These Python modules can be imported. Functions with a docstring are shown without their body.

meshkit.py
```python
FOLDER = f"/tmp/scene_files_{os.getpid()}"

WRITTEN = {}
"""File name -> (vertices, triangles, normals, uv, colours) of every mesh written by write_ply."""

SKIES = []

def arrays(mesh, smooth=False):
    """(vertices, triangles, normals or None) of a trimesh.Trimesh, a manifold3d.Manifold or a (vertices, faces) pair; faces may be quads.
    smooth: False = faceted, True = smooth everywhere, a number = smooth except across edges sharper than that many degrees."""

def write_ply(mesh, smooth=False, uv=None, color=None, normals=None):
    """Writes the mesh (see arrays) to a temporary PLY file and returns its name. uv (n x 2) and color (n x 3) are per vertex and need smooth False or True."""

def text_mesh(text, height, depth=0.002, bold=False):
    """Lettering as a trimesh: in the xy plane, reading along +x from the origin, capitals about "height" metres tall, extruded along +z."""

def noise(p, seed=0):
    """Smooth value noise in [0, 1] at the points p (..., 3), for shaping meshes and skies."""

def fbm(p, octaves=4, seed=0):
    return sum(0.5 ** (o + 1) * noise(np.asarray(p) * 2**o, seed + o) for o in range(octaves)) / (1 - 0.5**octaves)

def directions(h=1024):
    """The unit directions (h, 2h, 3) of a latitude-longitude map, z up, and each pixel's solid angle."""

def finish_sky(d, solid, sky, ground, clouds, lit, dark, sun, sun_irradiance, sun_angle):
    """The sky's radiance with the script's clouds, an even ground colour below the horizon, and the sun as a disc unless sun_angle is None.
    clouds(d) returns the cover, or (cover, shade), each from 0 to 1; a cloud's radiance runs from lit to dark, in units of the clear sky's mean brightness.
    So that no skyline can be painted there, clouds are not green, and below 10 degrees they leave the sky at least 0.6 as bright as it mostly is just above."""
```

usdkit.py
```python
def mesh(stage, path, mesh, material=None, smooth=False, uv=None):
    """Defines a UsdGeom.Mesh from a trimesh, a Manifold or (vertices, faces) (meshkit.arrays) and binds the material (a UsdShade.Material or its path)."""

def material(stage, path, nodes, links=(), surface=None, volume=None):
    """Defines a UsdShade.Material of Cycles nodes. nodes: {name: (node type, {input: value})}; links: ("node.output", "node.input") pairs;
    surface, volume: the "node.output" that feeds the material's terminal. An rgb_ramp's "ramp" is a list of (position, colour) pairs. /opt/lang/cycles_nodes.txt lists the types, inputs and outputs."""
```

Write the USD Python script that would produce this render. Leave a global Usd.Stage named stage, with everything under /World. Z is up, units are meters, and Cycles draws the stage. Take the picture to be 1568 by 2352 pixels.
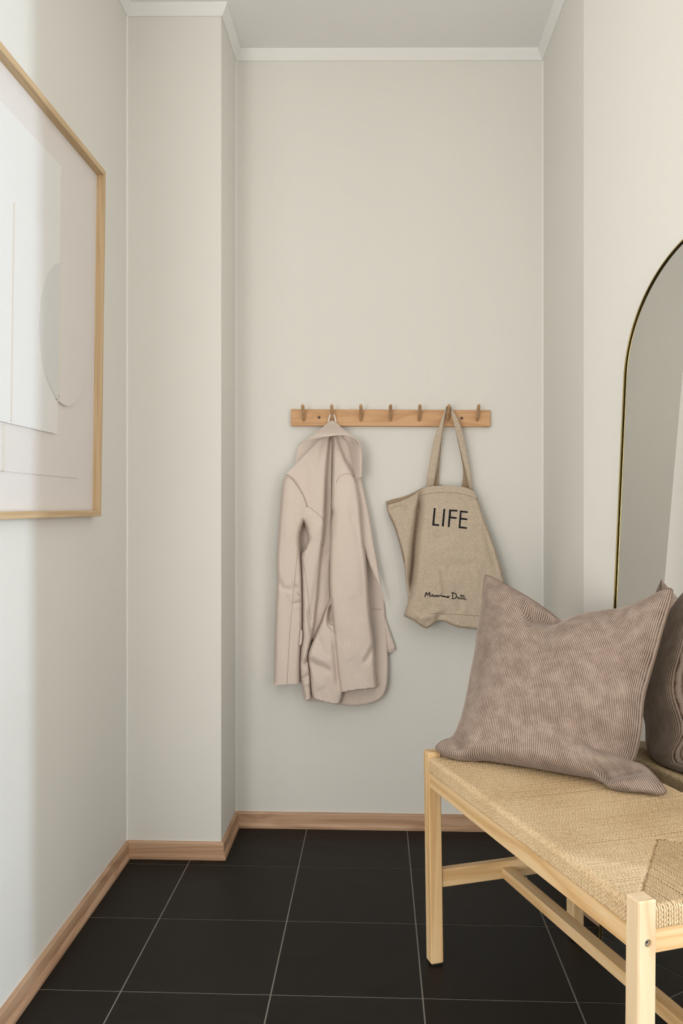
import math
import numpy as np, trimesh, shapely, usdkit, meshkit
from shapely.geometry import Polygon, LineString, Point
from scipy.spatial import Delaunay
from pxr import Usd, UsdGeom, UsdLux, UsdShade, Gf, Sdf

stage = Usd.Stage.CreateInMemory()
UsdGeom.SetStageUpAxis(stage, 'Z')
UsdGeom.SetStageMetersPerUnit(stage, 1.0)
UsdGeom.Xform.Define(stage, '/World')
rng = np.random.default_rng(7)

# ------------------------------------------------------------------ camera (level, turned 2.4 degrees left, lens shifted)
F, EYE, YAW, V0, U0 = 1951.0, 1.062, 0.0416, 1164.0, 784.0
APER = 36.0
cam = UsdGeom.Camera.Define(stage, '/World/camera')
cam.CreateHorizontalApertureAttr(APER)
cam.CreateVerticalApertureAttr(APER * 2352 / 1568)
cam.CreateFocalLengthAttr(F / 1568 * APER)
cam.CreateVerticalApertureOffsetAttr((V0 - 1176.0) / 1568 * APER)
cam.CreateFStopAttr(0.0)
cam.CreateClippingRangeAttr((0.05, 100.0))
_x = UsdGeom.Xformable(cam)
_x.AddTranslateOp().Set((0, 0, EYE))
_x.AddRotateXYZOp().Set((90, 0, math.degrees(YAW)))
cam.CreateExposureAttr(-3.2)

# ------------------------------------------------------------------ lights: daylight through the windows of the room behind the camera, plus an added fill on the right
def rect_light(name, pos, facing, w, h, inten, col):
    l = UsdLux.RectLight.Define(stage, '/World/' + name)
    l.CreateWidthAttr(w); l.CreateHeightAttr(h); l.CreateIntensityAttr(inten); l.CreateColorAttr(Gf.Vec3f(*col))
    z = -np.array(facing, float); z /= np.linalg.norm(z)
    x = np.cross([0, 0, 1.0], z); x /= np.linalg.norm(x); y = np.cross(z, x)
    m = Gf.Matrix4d(*x, 0, *y, 0, *z, 0, *pos, 1)
    l.AddTransformOp().Set(m)
    return l
rect_light('daylight_rear', (-1.45, -2.74, 0.92), (0.12, 1, 0), 1.5, 1.75, 78.0, (1.0, 0.985, 0.955))
rect_light('daylight_left', (-2.34, -0.35, 1.15), (1, 0, 0), 2.2, 2.0, 21.0, (1.0, 0.985, 0.955))
rect_light('fill_light_right', (2.34, -1.25, 1.15), (-1, 0, 0), 2.2, 2.0, 35.0, (1.0, 0.985, 0.96))  # unseen fill light, added to lift the left wall
rect_light('daylight_side', (2.33, 0.675, 1.05), (-1, 0.2, 0), 0.055, 2.0, 1100.0, (0.68, 0.84, 1.0))
dome = UsdLux.DomeLight.Define(stage, '/World/sky'); dome.CreateIntensityAttr(0.5); dome.CreateColorAttr(Gf.Vec3f(0.85, 0.92, 1.0))

# ------------------------------------------------------------------ helpers
_cs, _sn = math.cos(YAW), math.sin(YAW)
def rays(u, v):
    a = (np.asarray(u, float) - U0) / F; b = -(np.asarray(v, float) - V0) / F
    return np.stack(np.broadcast_arrays(a * _cs - _sn, a * _sn + _cs, b), -1)
EYEP = np.array([0, 0, EYE])
def on_y(u, v, y):
    r = rays(u, v); return EYEP + r * (np.asarray(y) / r[..., 1])[..., None]
def on_x(u, v, x):
    r = rays(u, v); return EYEP + r * (np.asarray(x) / r[..., 0])[..., None]
def on_z(u, v, z):
    r = rays(u, v); return EYEP + r * ((z - EYE) / r[..., 2])[..., None]

_used = {}
def numbered(parent, name):
    k = parent + '/' + name
    n = _used.get(k, -1) + 1; _used[k] = n
    return k if n == 0 else f'{k}_{n:03d}'
def keys(prim, label=None, cat=None, group=None, kind=None):
    for k, t in (('label', label), ('category', cat), ('group', group), ('kind', kind)):
        if t: prim.SetCustomDataByKey(k, t)
    return prim
def pth(parent): return '/World' if parent is None else (parent if isinstance(parent, str) else str(parent.GetPath()))
def obj(name, mesh, mat, parent=None, smooth=False, uv=None, **k):
    p = usdkit.mesh(stage, numbered(pth(parent), name), mesh, mat, smooth=smooth, uv=uv).GetPrim()
    return keys(p, **k)
def thing(name, label, cat, loc=(0, 0, 0), rotz=0.0, parent=None, **k):
    x = UsdGeom.Xform.Define(stage, numbered(pth(parent), name))
    x.AddTranslateOp().Set(tuple(map(float, loc))); x.AddRotateZOp().Set(math.degrees(rotz))
    return keys(x.GetPrim(), label, cat, **k)
def cat_(ms): return trimesh.util.concatenate(ms)
def box(lo, hi, c=0.0):
    lo, hi = np.minimum(lo, hi).astype(float), np.maximum(lo, hi).astype(float)
    if c <= 0:
        return trimesh.creation.box(bounds=[lo, hi])
    pts = []
    for i in range(8):
        s = np.array([(i >> k) & 1 for k in range(3)])
        p = np.where(s, hi, lo); d = np.where(s, -c, c)
        for k in range(3):
            q = p + d; q[k] = p[k]; pts.append(q)
    return trimesh.convex.convex_hull(np.array(pts))
def prism(poly, z0, z1):
    m = trimesh.creation.extrude_polygon(poly, z1 - z0, engine='earcut'); m.apply_translation([0, 0, z0]); return m
def frames(path):
    t = np.gradient(path, axis=0); t /= np.linalg.norm(t, axis=1, keepdims=True) + 1e-12
    ref = np.array([0, 0, 1.0]) if abs(t[:, 2]).mean() < 0.8 else np.array([0, 1.0, 0])
    n = np.cross(ref, t); n /= np.linalg.norm(n, axis=1, keepdims=True) + 1e-12
    return t, n, np.cross(t, n)
def tube(path, r, sides=8, closed=False, caps=True):
    path = np.asarray(path, float)
    if closed:
        t = np.roll(path, -1, 0) - np.roll(path, 1, 0)
    else:
        t = np.gradient(path, axis=0)
    t /= np.linalg.norm(t, axis=1, keepdims=True) + 1e-12
    ref = np.array([0, 0, 1.0]) if abs(t[:, 2]).mean() < 0.7 else np.array([0, 1.0, 0])
    n = np.cross(ref, t); n /= np.linalg.norm(n, axis=1, keepdims=True) + 1e-12
    b = np.cross(t, n)
    th = np.linspace(0, 2 * np.pi, sides, endpoint=False)
    r = np.broadcast_to(np.asarray(r, float), (len(path),))
    v = path[:, None] + r[:, None, None] * (np.cos(th)[None, :, None] * n[:, None] + np.sin(th)[None, :, None] * b[:, None])
    return grid_tube(v, closed, caps)
def grid_tube(v, closed=False, caps=True):
    m, s = v.shape[:2]
    i = np.arange(m if closed else m - 1)[:, None]; j = np.arange(s)[None]
    a = i * s + j; b_ = i * s + (j + 1) % s; c = ((i + 1) % m) * s + j; d = ((i + 1) % m) * s + (j + 1) % s
    f = np.concatenate([np.stack([a, b_, d], -1).reshape(-1, 3), np.stack([a, d, c], -1).reshape(-1, 3)])
    vv = v.reshape(-1, 3)
    if caps and not closed:
        k = len(vv); vv = np.vstack([vv, v[0].mean(0), v[-1].mean(0)])
        jj = np.arange(s)
        f = np.vstack([f, np.stack([np.full(s, k), (jj + 1) % s, jj], 1), np.stack([np.full(s, k + 1), (m - 1) * s + jj, (m - 1) * s + (jj + 1) % s], 1)])
    return trimesh.Trimesh(vv, f, process=False)
def resample(p, step, closed=False):
    p = np.asarray(p, float)
    if closed: p = np.vstack([p, p[:1]])
    d = np.r_[0, np.cumsum(np.linalg.norm(np.diff(p, axis=0), axis=1))]
    n = max(2, int(round(d[-1] / step)) + 1)
    t = np.linspace(0, d[-1], n)
    q = np.stack([np.interp(t, d, p[:, k]) for k in range(p.shape[1])], 1)
    return q[:-1] if closed else q
def smoothline(p, closed=False, it=2):
    p = np.asarray(p, float)
    for _ in range(it):
        a, b = (p, np.roll(p, -1, 0)) if closed else (p[:-1], p[1:])
        q = np.stack([0.75 * a + 0.25 * b, 0.25 * a + 0.75 * b], 1).reshape(-1, p.shape[1])
        p = q if closed else np.vstack([p[:1], q, p[-1:]])
    return p
def sstep(x): x = np.clip(x, 0, 1); return x * x * (3 - 2 * x)

# ------------------------------------------------------------------ materials
LK = '/World/Looks/'
UsdGeom.Scope.Define(stage, '/World/Looks')
def mat(name, nodes, links=(), surface='p.BSDF'):
    return usdkit.material(stage, LK + name, nodes, links, surface=surface)
def plain(name, col, rough=0.6, metal=0.0, spec=0.5, **k):
    return mat(name, {'p': ('principled_bsdf', dict(base_color=col, roughness=rough, metallic=metal, specular_ior_level=spec, **k))})
def paint(name, col, rough=0.75, bump=0.05, spec=0.25):
    return mat(name, {
        'g': ('geometry', {}),
        'n1': ('noise_texture', {'scale': 260.0, 'detail': 3.0}),
        'n2': ('noise_texture', {'scale': 1.3, 'detail': 2.0}),
        'r': ('rgb_ramp', {'ramp': [(0.3, tuple(c * 0.985 for c in col)), (0.7, tuple(min(1, c * 1.012) for c in col))]}),
        'b': ('bump', {'strength': bump, 'distance': 0.002}),
        'p': ('principled_bsdf', {'roughness': rough, 'specular_ior_level': spec})},
        [('g.position', 'n1.vector'), ('g.position', 'n2.vector'), ('n2.fac', 'r.fac'), ('r.color', 'p.base_color'), ('n1.fac', 'b.height'), ('b.normal', 'p.normal')])
def wood(name, axis, light, mid, dark, ring=16.0, rough=0.5, seed=0.0, stretch=14.0, contrast=0.5, spec=0.4, bump=0.12, wob=1.0):
    sc = [1.0, 1.0, 1.0]; sc[axis] = 1.0 / stretch
    sc2 = [1.0, 1.0, 1.0]; sc2[axis] = 0.03
    lo, hi = 0.5 - contrast / 2, 0.5 + contrast / 2
    return mat(name, {
        't': ('texture_coordinate', {}),
        'm': ('mapping', {'scale': tuple(sc), 'location': (seed, seed * 0.37, seed * 0.71)}),
        'm2': ('mapping', {'scale': tuple(sc2), 'location': (seed * 0.31, seed, seed * 0.13)}),
        'big': ('noise_texture', {'scale': ring, 'detail': 1.5, 'distortion': 0.6 * wob}),
        'mul': ('math', {'math_type': 'multiply', 'value2': 7.0}),
        'fr': ('math', {'math_type': 'pingpong', 'value2': 1.0}),
        'fine': ('noise_texture', {'scale': 900.0, 'detail': 3.0, 'roughness': 0.6}),
        'mix': ('mix_float', {'fac': 0.28}),
        'r': ('rgb_ramp', {'ramp': [(lo - 0.2, light), (0.5, mid), (hi + 0.15, dark)]}),
        'b': ('bump', {'strength': bump, 'distance': 0.001}),
        'p': ('principled_bsdf', {'roughness': rough, 'specular_ior_level': spec})},
        [('t.object', 'm.vector'), ('t.object', 'm2.vector'), ('m.vector', 'big.vector'), ('big.fac', 'mul.value1'), ('mul.value', 'fr.value1'), ('m2.vector', 'fine.vector'),
         ('fr.value', 'mix.a'), ('fine.fac', 'mix.b'), ('mix.result', 'r.fac'), ('r.color', 'p.base_color'), ('fine.fac', 'b.height'), ('b.normal', 'p.normal')])

M_wall = paint('wall_paint', (0.785, 0.768, 0.722))
M_ceil = paint('ceiling_paint', (0.91, 0.905, 0.90))
M_trim = paint('white_trim', (0.87, 0.865, 0.85), rough=0.5)
M_caulk = plain('caulk', (0.85, 0.83, 0.79), 0.6)
pine = dict(light=(0.77, 0.57, 0.34), mid=(0.69, 0.465, 0.235), dark=(0.55, 0.32, 0.13), contrast=0.7)
PX = [wood(f'pine_long_{i}', 0, seed=3.1 * i + 1, ring=22, **pine) for i in range(3)]
PY = [wood(f'pine_across_{i}', 1, seed=2.3 * i + 5, ring=26, **pine) for i in range(2)]
PZ = [wood(f'pine_upright_{i}', 2, seed=1.7 * i + 9, ring=24, **pine) for i in range(4)]
PZ[2] = wood('pine_upright_lit', 2, seed=13.1, ring=24, light=(0.77, 0.61, 0.41), mid=(0.71, 0.53, 0.33), dark=(0.58, 0.38, 0.20), contrast=0.7)  # lit copy of the pine: brightness put into the near leg colour
beech = dict(light=(0.70, 0.42, 0.22), mid=(0.63, 0.36, 0.18), dark=(0.50, 0.27, 0.12), contrast=0.8)
M_beech = wood('beech_board', 0, ring=18, seed=2.2, stretch=9, wob=2.0, **beech)
M_beechz = wood('beech_peg', 2, ring=40, seed=4.4, light=(0.55, 0.36, 0.21), mid=(0.50, 0.31, 0.17), dark=(0.42, 0.25, 0.13))
oak = dict(light=(0.67, 0.50, 0.315), mid=(0.61, 0.435, 0.25), dark=(0.51, 0.345, 0.185), contrast=0.7, rough=0.55)
M_oaky = wood('oak_frame_level', 1, ring=95, seed=1.5, stretch=60, wob=0.2, **oak)
M_oakz = wood('oak_frame_upright', 2, ring=95, seed=6.5, stretch=60, wob=0.2, **oak)
bbw = dict(light=(0.60, 0.40, 0.265), mid=(0.53, 0.335, 0.21), dark=(0.36, 0.20, 0.115), contrast=0.8, rough=0.45)
M_bbx = wood('baseboard_oak_x', 0, ring=14, seed=0.8, stretch=8, wob=2.5, **bbw)
M_bby = wood('baseboard_oak_y', 1, ring=14, seed=7.7, stretch=8, wob=1.5, **bbw)
M_grout = plain('grout', (0.23, 0.21, 0.185), 0.85)
def tile_mat(i):
    k = [0.90, 1.0, 1.1, 1.04][i]
    return mat(f'slate_tile_{i}', {
        'g': ('geometry', {}),
        'm': ('mapping', {'scale': (1.0, 3.0, 1.0), 'location': (i * 1.7, i * 0.9, 0)}),
        'n': ('noise_texture', {'scale': 9.0, 'detail': 5.0, 'roughness': 0.62}),
        'f': ('noise_texture', {'scale': 420.0, 'detail': 3.0, 'roughness': 0.7}),
        'r': ('rgb_ramp', {'ramp': [(0.3, (0.0080 * k, 0.0065 * k, 0.0052 * k)), (0.75, (0.0185 * k, 0.0158 * k, 0.0134 * k))]}),
        'b': ('bump', {'strength': 0.16, 'distance': 0.0012}),
        'rr': ('rgb_ramp', {'ramp': [(0.3, (0.40, 0.40, 0.40)), (0.7, (0.52, 0.52, 0.52))]}),
        'p': ('principled_bsdf', {'specular_ior_level': 0.13})},
        [('g.position', 'm.vector'), ('m.vector', 'n.vector'), ('g.position', 'f.vector'), ('n.fac', 'r.fac'), ('r.color', 'p.base_color'), ('n.fac', 'rr.fac'), ('rr.color', 'p.roughness'), ('f.fac', 'b.height'), ('b.normal', 'p.normal')])
TILES = [tile_mat(i) for i in range(4)]
M_brass = plain('brass', (0.44, 0.335, 0.13), 0.3, 1.0)
M_black = plain('black_gap', (0.012, 0.011, 0.01), 0.6)
M_mirror = plain('mirror_silver', (0.86, 0.865, 0.85), 0.0, 1.0)
M_steel = plain('steel', (0.55, 0.54, 0.52), 0.35, 1.0)
M_bronze = plain('bronze_screw', (0.20, 0.13, 0.08), 0.3, 1.0)
def cloth(name, col, scale=900.0, var=0.12, bump=0.2, sheen=0.15, fleck=None):
    lo = tuple(c * (1 - var) for c in col); hi = tuple(min(1, c * (1 + var)) for c in col)
    nodes = {
        't': ('texture_coordinate', {}),
        'mx': ('mapping', {'scale': (1.0, 1.0, 0.16)}), 'mz': ('mapping', {'scale': (0.16, 1.0, 1.0)}),
        'nx': ('noise_texture', {'scale': scale, 'detail': 2.0}), 'nz': ('noise_texture', {'scale': scale, 'detail': 2.0}),
        'mix': ('mix_float', {'fac': 0.5}),
        'r': ('rgb_ramp', {'ramp': [(0.36, lo), (0.5, col), (0.64, hi)]}),
        'b': ('bump', {'strength': bump, 'distance': 0.001}),
        'p': ('principled_bsdf', {'roughness': 0.9, 'specular_ior_level': 0.12, 'sheen_weight': sheen, 'sheen_roughness': 0.5, 'sheen_tint': col})}
    links = [('t.object', 'mx.vector'), ('t.object', 'mz.vector'), ('mx.vector', 'nx.vector'), ('mz.vector', 'nz.vector'), ('nx.fac', 'mix.a'), ('nz.fac', 'mix.b'),
             ('mix.result', 'r.fac'), ('mix.result', 'b.height'), ('b.normal', 'p.normal')]
    if fleck:
        nodes['fn'] = ('noise_texture', {'scale': 260.0, 'detail': 1.0})
        nodes['fr'] = ('rgb_ramp', {'ramp': [(0.66, (0, 0, 0)), (0.72, (1, 1, 1))]})
        nodes['fm'] = ('mix_color', {'b': fleck})
        links += [('t.object', 'fn.vector'), ('fn.fac', 'fr.fac'), ('fr.color', 'fm.fac'), ('r.color', 'fm.a'), ('fm.result', 'p.base_color')]
    else:
        links.append(('r.color', 'p.base_color'))
    return mat(name, nodes, links)
M_coat = cloth('coat_wool', (0.735, 0.625, 0.555), var=0.05, bump=0.1)
M_seam = plain('coat_seam', (0.45, 0.345, 0.285), 0.9, spec=0.1)
M_linen = cloth('tote_linen', (0.55, 0.45, 0.35), scale=700.0, var=0.18, bump=0.25, fleck=(0.41, 0.33, 0.235))
M_linen_shaded = cloth('tote_linen_shaded', (0.37, 0.275, 0.185), scale=700.0, var=0.16, bump=0.2)  # darker copy of the linen: shade on back panel and rear handle as colour
M_linen_seam = plain('tote_stitch', (0.35, 0.27, 0.185), 0.9, spec=0.1)
M_ink = plain('black_ink', (0.008, 0.008, 0.009), 0.7, spec=0.2)
M_white_tape = plain('white_tape', (0.85, 0.85, 0.86), 0.7)
M_cord = mat('paper_cord', {
    't': ('texture_coordinate', {}),
    'n': ('noise_texture', {'scale': 190.0, 'detail': 3.0}),
    'n2': ('noise_texture', {'scale': 6.0, 'detail': 1.0}),
    'mx': ('mix_float', {'fac': 0.4}),
    'r': ('rgb_ramp', {'ramp': [(0.3, (0.41, 0.27, 0.13)), (0.5, (0.58, 0.415, 0.235)), (0.72, (0.69, 0.53, 0.33))]}),
    'p': ('principled_bsdf', {'roughness': 0.40, 'specular_ior_level': 0.65})},
    [('t.object', 'n.vector'), ('t.object', 'n2.vector'), ('n.fac', 'mx.a'), ('n2.fac', 'mx.b'), ('mx.result', 'r.fac'), ('r.color', 'p.base_color')])
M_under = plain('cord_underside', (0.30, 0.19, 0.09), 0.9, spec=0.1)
# ribbed cushion cloth: ribs along v, knotted weave in each rib (uv in metres)
M_rib = mat('ribbed_velvet', {
    't': ('texture_coordinate', {}),
    'nz': ('noise_texture', {'scale': 55.0, 'detail': 2.0}),
    'sx': ('separate_xyz', {}),
    'nof': ('math', {'math_type': 'multiply_add', 'value2': 0.0022, 'value3': -0.0011}),
    'ux': ('math', {'math_type': 'add'}),
    'ku': ('math', {'math_type': 'multiply', 'value2': 2 * math.pi / 0.0046}),
    'su': ('math', {'math_type': 'sine'}),
    'ru': ('math', {'math_type': 'multiply_add', 'value2': 0.5, 'value3': 0.5}),
    'rid': ('math', {'math_type': 'multiply', 'value2': 1 / 0.0046}),
    'rfl': ('math', {'math_type': 'floor'}),
    'rph': ('math', {'math_type': 'multiply', 'value2': 2.4}),
    'kv': ('math', {'math_type': 'multiply', 'value2': 2 * math.pi / 0.0056}),
    'kva': ('math', {'math_type': 'add'}),
    'sv': ('math', {'math_type': 'sine'}),
    'rv': ('math', {'math_type': 'multiply_add', 'value2': 0.11, 'value3': 0.87}),
    'hh': ('math', {'math_type': 'multiply'}),
    'nm': ('noise_texture', {'scale': 26.0, 'detail': 4.0, 'roughness': 0.65}),
    'nmm': ('math', {'math_type': 'multiply_add', 'value2': 0.7, 'value3': -0.35}),
    'hs': ('math', {'math_type': 'add'}),
    'r': ('rgb_ramp', {'ramp': [(0.0, (0.085, 0.050, 0.034)), (0.09, (0.18, 0.125, 0.093)), (0.26, (0.315, 0.236, 0.192)), (0.75, (0.39, 0.305, 0.255)), (1.0, (0.49, 0.40, 0.345))]}),
    'b': ('bump', {'strength': 0.42, 'distance': 0.0016}),
    'p': ('principled_bsdf', {'roughness': 0.85, 'specular_ior_level': 0.15, 'sheen_weight': 0.5, 'sheen_roughness': 0.35, 'sheen_tint': (0.8, 0.7, 0.64)})},
    [('t.UV', 'sx.vector'), ('t.UV', 'nz.vector'), ('nz.fac', 'nof.value1'), ('sx.x', 'ux.value1'), ('nof.value', 'ux.value2'), ('ux.value', 'ku.value1'), ('ku.value', 'su.value1'), ('su.value', 'ru.value1'),
     ('ux.value', 'rid.value1'), ('rid.value', 'rfl.value1'), ('rfl.value', 'rph.value1'), ('sx.y', 'kv.value1'), ('kv.value', 'kva.value1'), ('rph.value', 'kva.value2'), ('kva.value', 'sv.value1'), ('sv.value', 'rv.value1'),
     ('ru.value', 'hh.value1'), ('rv.value', 'hh.value2'), ('t.UV', 'nm.vector'), ('nm.fac', 'nmm.value1'), ('hh.value', 'hs.value1'), ('nmm.value', 'hs.value2'), ('hs.value', 'r.fac'), ('r.color', 'p.base_color'), ('hh.value', 'b.height'), ('b.normal', 'p.normal')])
M_rib_seam = plain('cushion_seam', (0.22, 0.15, 0.11), 0.9, spec=0.1)
def relief(name, col):
    return mat(name, {'g': ('geometry', {}), 'n': ('noise_texture', {'scale': 120.0, 'detail': 4.0, 'roughness': 0.65}), 'b': ('bump', {'strength': 0.14, 'distance': 0.002}),
        'p': ('principled_bsdf', {'base_color': col, 'roughness': 0.85, 'specular_ior_level': 0.13})}, [('g.position', 'n.vector'), ('n.fac', 'b.height'), ('b.normal', 'p.normal')])
M_art_a = relief('relief_white', (0.80, 0.785, 0.765))
M_art_b = relief('relief_blush', (0.76, 0.715, 0.685))
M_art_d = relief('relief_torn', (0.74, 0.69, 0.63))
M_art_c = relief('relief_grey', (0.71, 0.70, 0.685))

# ------------------------------------------------------------------ the room
XL, YP, XP, YB, XR = -0.758, 2.548, -0.4695, 2.806, 0.544     # left wall, pillar face, pillar side, back wall, right wall
CORN = np.array([XR, 2.262]); WANG = math.radians(20.2)
WD = np.array([math.sin(WANG), -math.cos(WANG)]); WN = np.array([-math.cos(WANG), -math.sin(WANG)])   # along the slanted wall, out of it
WEND = CORN + 1.13 * WD
YLE, XFL, XFR, YRE = 1.45, -2.4, 2.4, -2.8                        # end of the left wall; far walls of the room behind
def ceil_z(x): return 2.5655 - 0.02 * np.asarray(x, float)
ZT = 2.75
def wall(name, poly):
    return obj(name, prism(Polygon(poly), -0.02, ZT), M_wall, kind='structure')
wall('wall_left', [(XL, YP + 0.1), (XL, YLE), (XL - 0.12, YLE), (XL - 0.12, YP + 0.1)])
wall('wall_pillar', [(XL - 0.12, YP), (XP, YP), (XP, YB + 0.12), (XL - 0.12, YB + 0.12)])
wall('wall_back', [(XP - 0.02, YB), (XR + 0.3, YB), (XR + 0.3, YB + 0.12), (XP - 0.02, YB + 0.12)])
wall('wall_right', [(XR, YB + 0.05), (XR, CORN[1]), (XR + 0.3, CORN[1]), (XR + 0.3, YB + 0.05)])
_o = -WN * 0.12
wall('wall_slanted', [tuple(CORN), tuple(WEND), tuple(WEND + _o), tuple(CORN + _o + np.array([0.12, 0.1])), (XR + 0.04, CORN[1] + 0.1)])
wall('wall_far_left', [(XFL, YLE), (XFL, YRE), (XFL - 0.1, YRE), (XFL - 0.1, YLE)])
wall('wall_left_return', [(XL - 0.1, YLE), (XFL - 0.1, YLE), (XFL - 0.1, YLE + 0.1), (XL - 0.1, YLE + 0.1)])
wall('wall_rear', [(XFL - 0.1, YRE), (XFR + 0.1, YRE), (XFR + 0.1, YRE - 0.1), (XFL - 0.1, YRE - 0.1)])
_e2 = WEND + _o
wall('wall_far_right', [(XFR, 1.35), (XFR, YRE), (XFR + 0.1, YRE), (XFR + 0.1, 1.35)])
wall('wall_right_return', [tuple(_e2 - np.array([0.05, 0.02])), (XFR + 0.1, _e2[1] - 0.02), (XFR + 0.1, _e2[1] + 0.1), tuple(_e2 + np.array([-0.06, 0.1]))])
# ceiling: a slab that falls 2 cm per metre to the right
cm = box((XFL - 0.1, YRE - 0.1, 0), (XFR + 0.1, YB + 0.12, 0.1))
cm.vertices[:, 2] += ceil_z(cm.vertices[:, 0])
obj('ceiling', cm, M_ceil, kind='structure')
# caulk lines in the wall corners
def bead(name, x, y, dx, dy, w=0.0042):
    p = Polygon([(x, y), (x + dx * w, y), (x, y + dy * w)])
    return obj(name, prism(p, 0.05, float(ceil_z(x)) - 0.028), M_caulk, kind='structure')
bead('trim_1', XL, YP, 1, -1); bead('trim_2', XP, YB, 1, -1); bead('trim_3', XR, YB, -1, -1)
# windows of the room behind (frames round the panes of daylight; the last one frames the added fill)
def window(n, c, ax, w, h):
    t = UsdGeom.Xform.Define(stage, f'/World/window_{n}').GetPrim(); keys(t, kind='structure')
    c = np.array(c, float); e = np.array([0, 0, 1.0]); a = np.array(ax, float); o = np.abs(np.cross(a, e))
    for k, (s, d) in enumerate(((a, e), (a, e), (e, a), (e, a))):
        sg = 1 if k % 2 else -1; half = (w if k < 2 else h) / 2 + 0.03
        ln = (h if k < 2 else w) / 2 + 0.06
        m = c + s * sg * half
        obj('window_frame', box(m - s * 0.03 - d * ln - o * 0.05, m + s * 0.03 + d * ln + o * 0.05, 0.004), M_trim, t)
window(1, (-1.45, YRE + 0.03, 0.92), (1, 0, 0), 1.5, 1.75)
window(2, (XFL + 0.03, -0.35, 1.15), (0, 1, 0), 2.2, 2.0)
window(3, (XFR - 0.02, 0.675, 1.05), (0, 1, 0), 0.09, 2.0)
window(4, (XFR - 0.03, -1.25, 1.15), (0, 1, 0), 2.2, 2.0)  # added frame round the unseen fill light

# floor: grout bed and single tiles
T, GX, GY, G = 0.33, -0.561, 2.501, 0.0034
foot = Polygon([(XL, YP), (XP, YP), (XP, YB), (XR, YB), tuple(CORN), tuple(WEND), tuple(WEND + _o), (XFR, WEND[1] + _o[1]), (XFR, YRE), (XFL, YRE), (XFL, YLE), (XL, YLE)])
fl = UsdGeom.Xform.Define(stage, '/World/floor').GetPrim(); keys(fl, kind='structure')
obj('grout', box((XFL, YRE, -0.04), (XFR, YB, -0.0012)), M_grout, fl)
YTH = GY - 7 * T
plank_foot = foot.intersection(shapely.box(-5, -5, 5, YTH - 0.012)); foot_t = foot.intersection(shapely.box(-5, YTH, 5, 5))
for i in range(-6, 10):
    for j in range(-1, 8):
        x0, y1 = GX + T * i, GY - T * j
        c = shapely.box(x0 + G / 2, y1 - T + G / 2, x0 + T - G / 2, y1 - G / 2).intersection(foot_t)
        if c.is_empty or c.area < 1e-4: continue
        for p in getattr(c, 'geoms', [c]):
            cc = np.array(p.exterior.coords)[:-1]; ii = np.array(p.buffer(-0.0009, join_style='mitre').exterior.coords)[:-1]
            if len(cc) == 4 == len(ii):
                m = box((*cc.min(0), -0.009), (*cc.max(0), 0.0), 0.0008)
            else:
                m = prism(p, -0.009, -0.0001)
            obj('tile', m, TILES[int(rng.integers(4))], fl)

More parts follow.
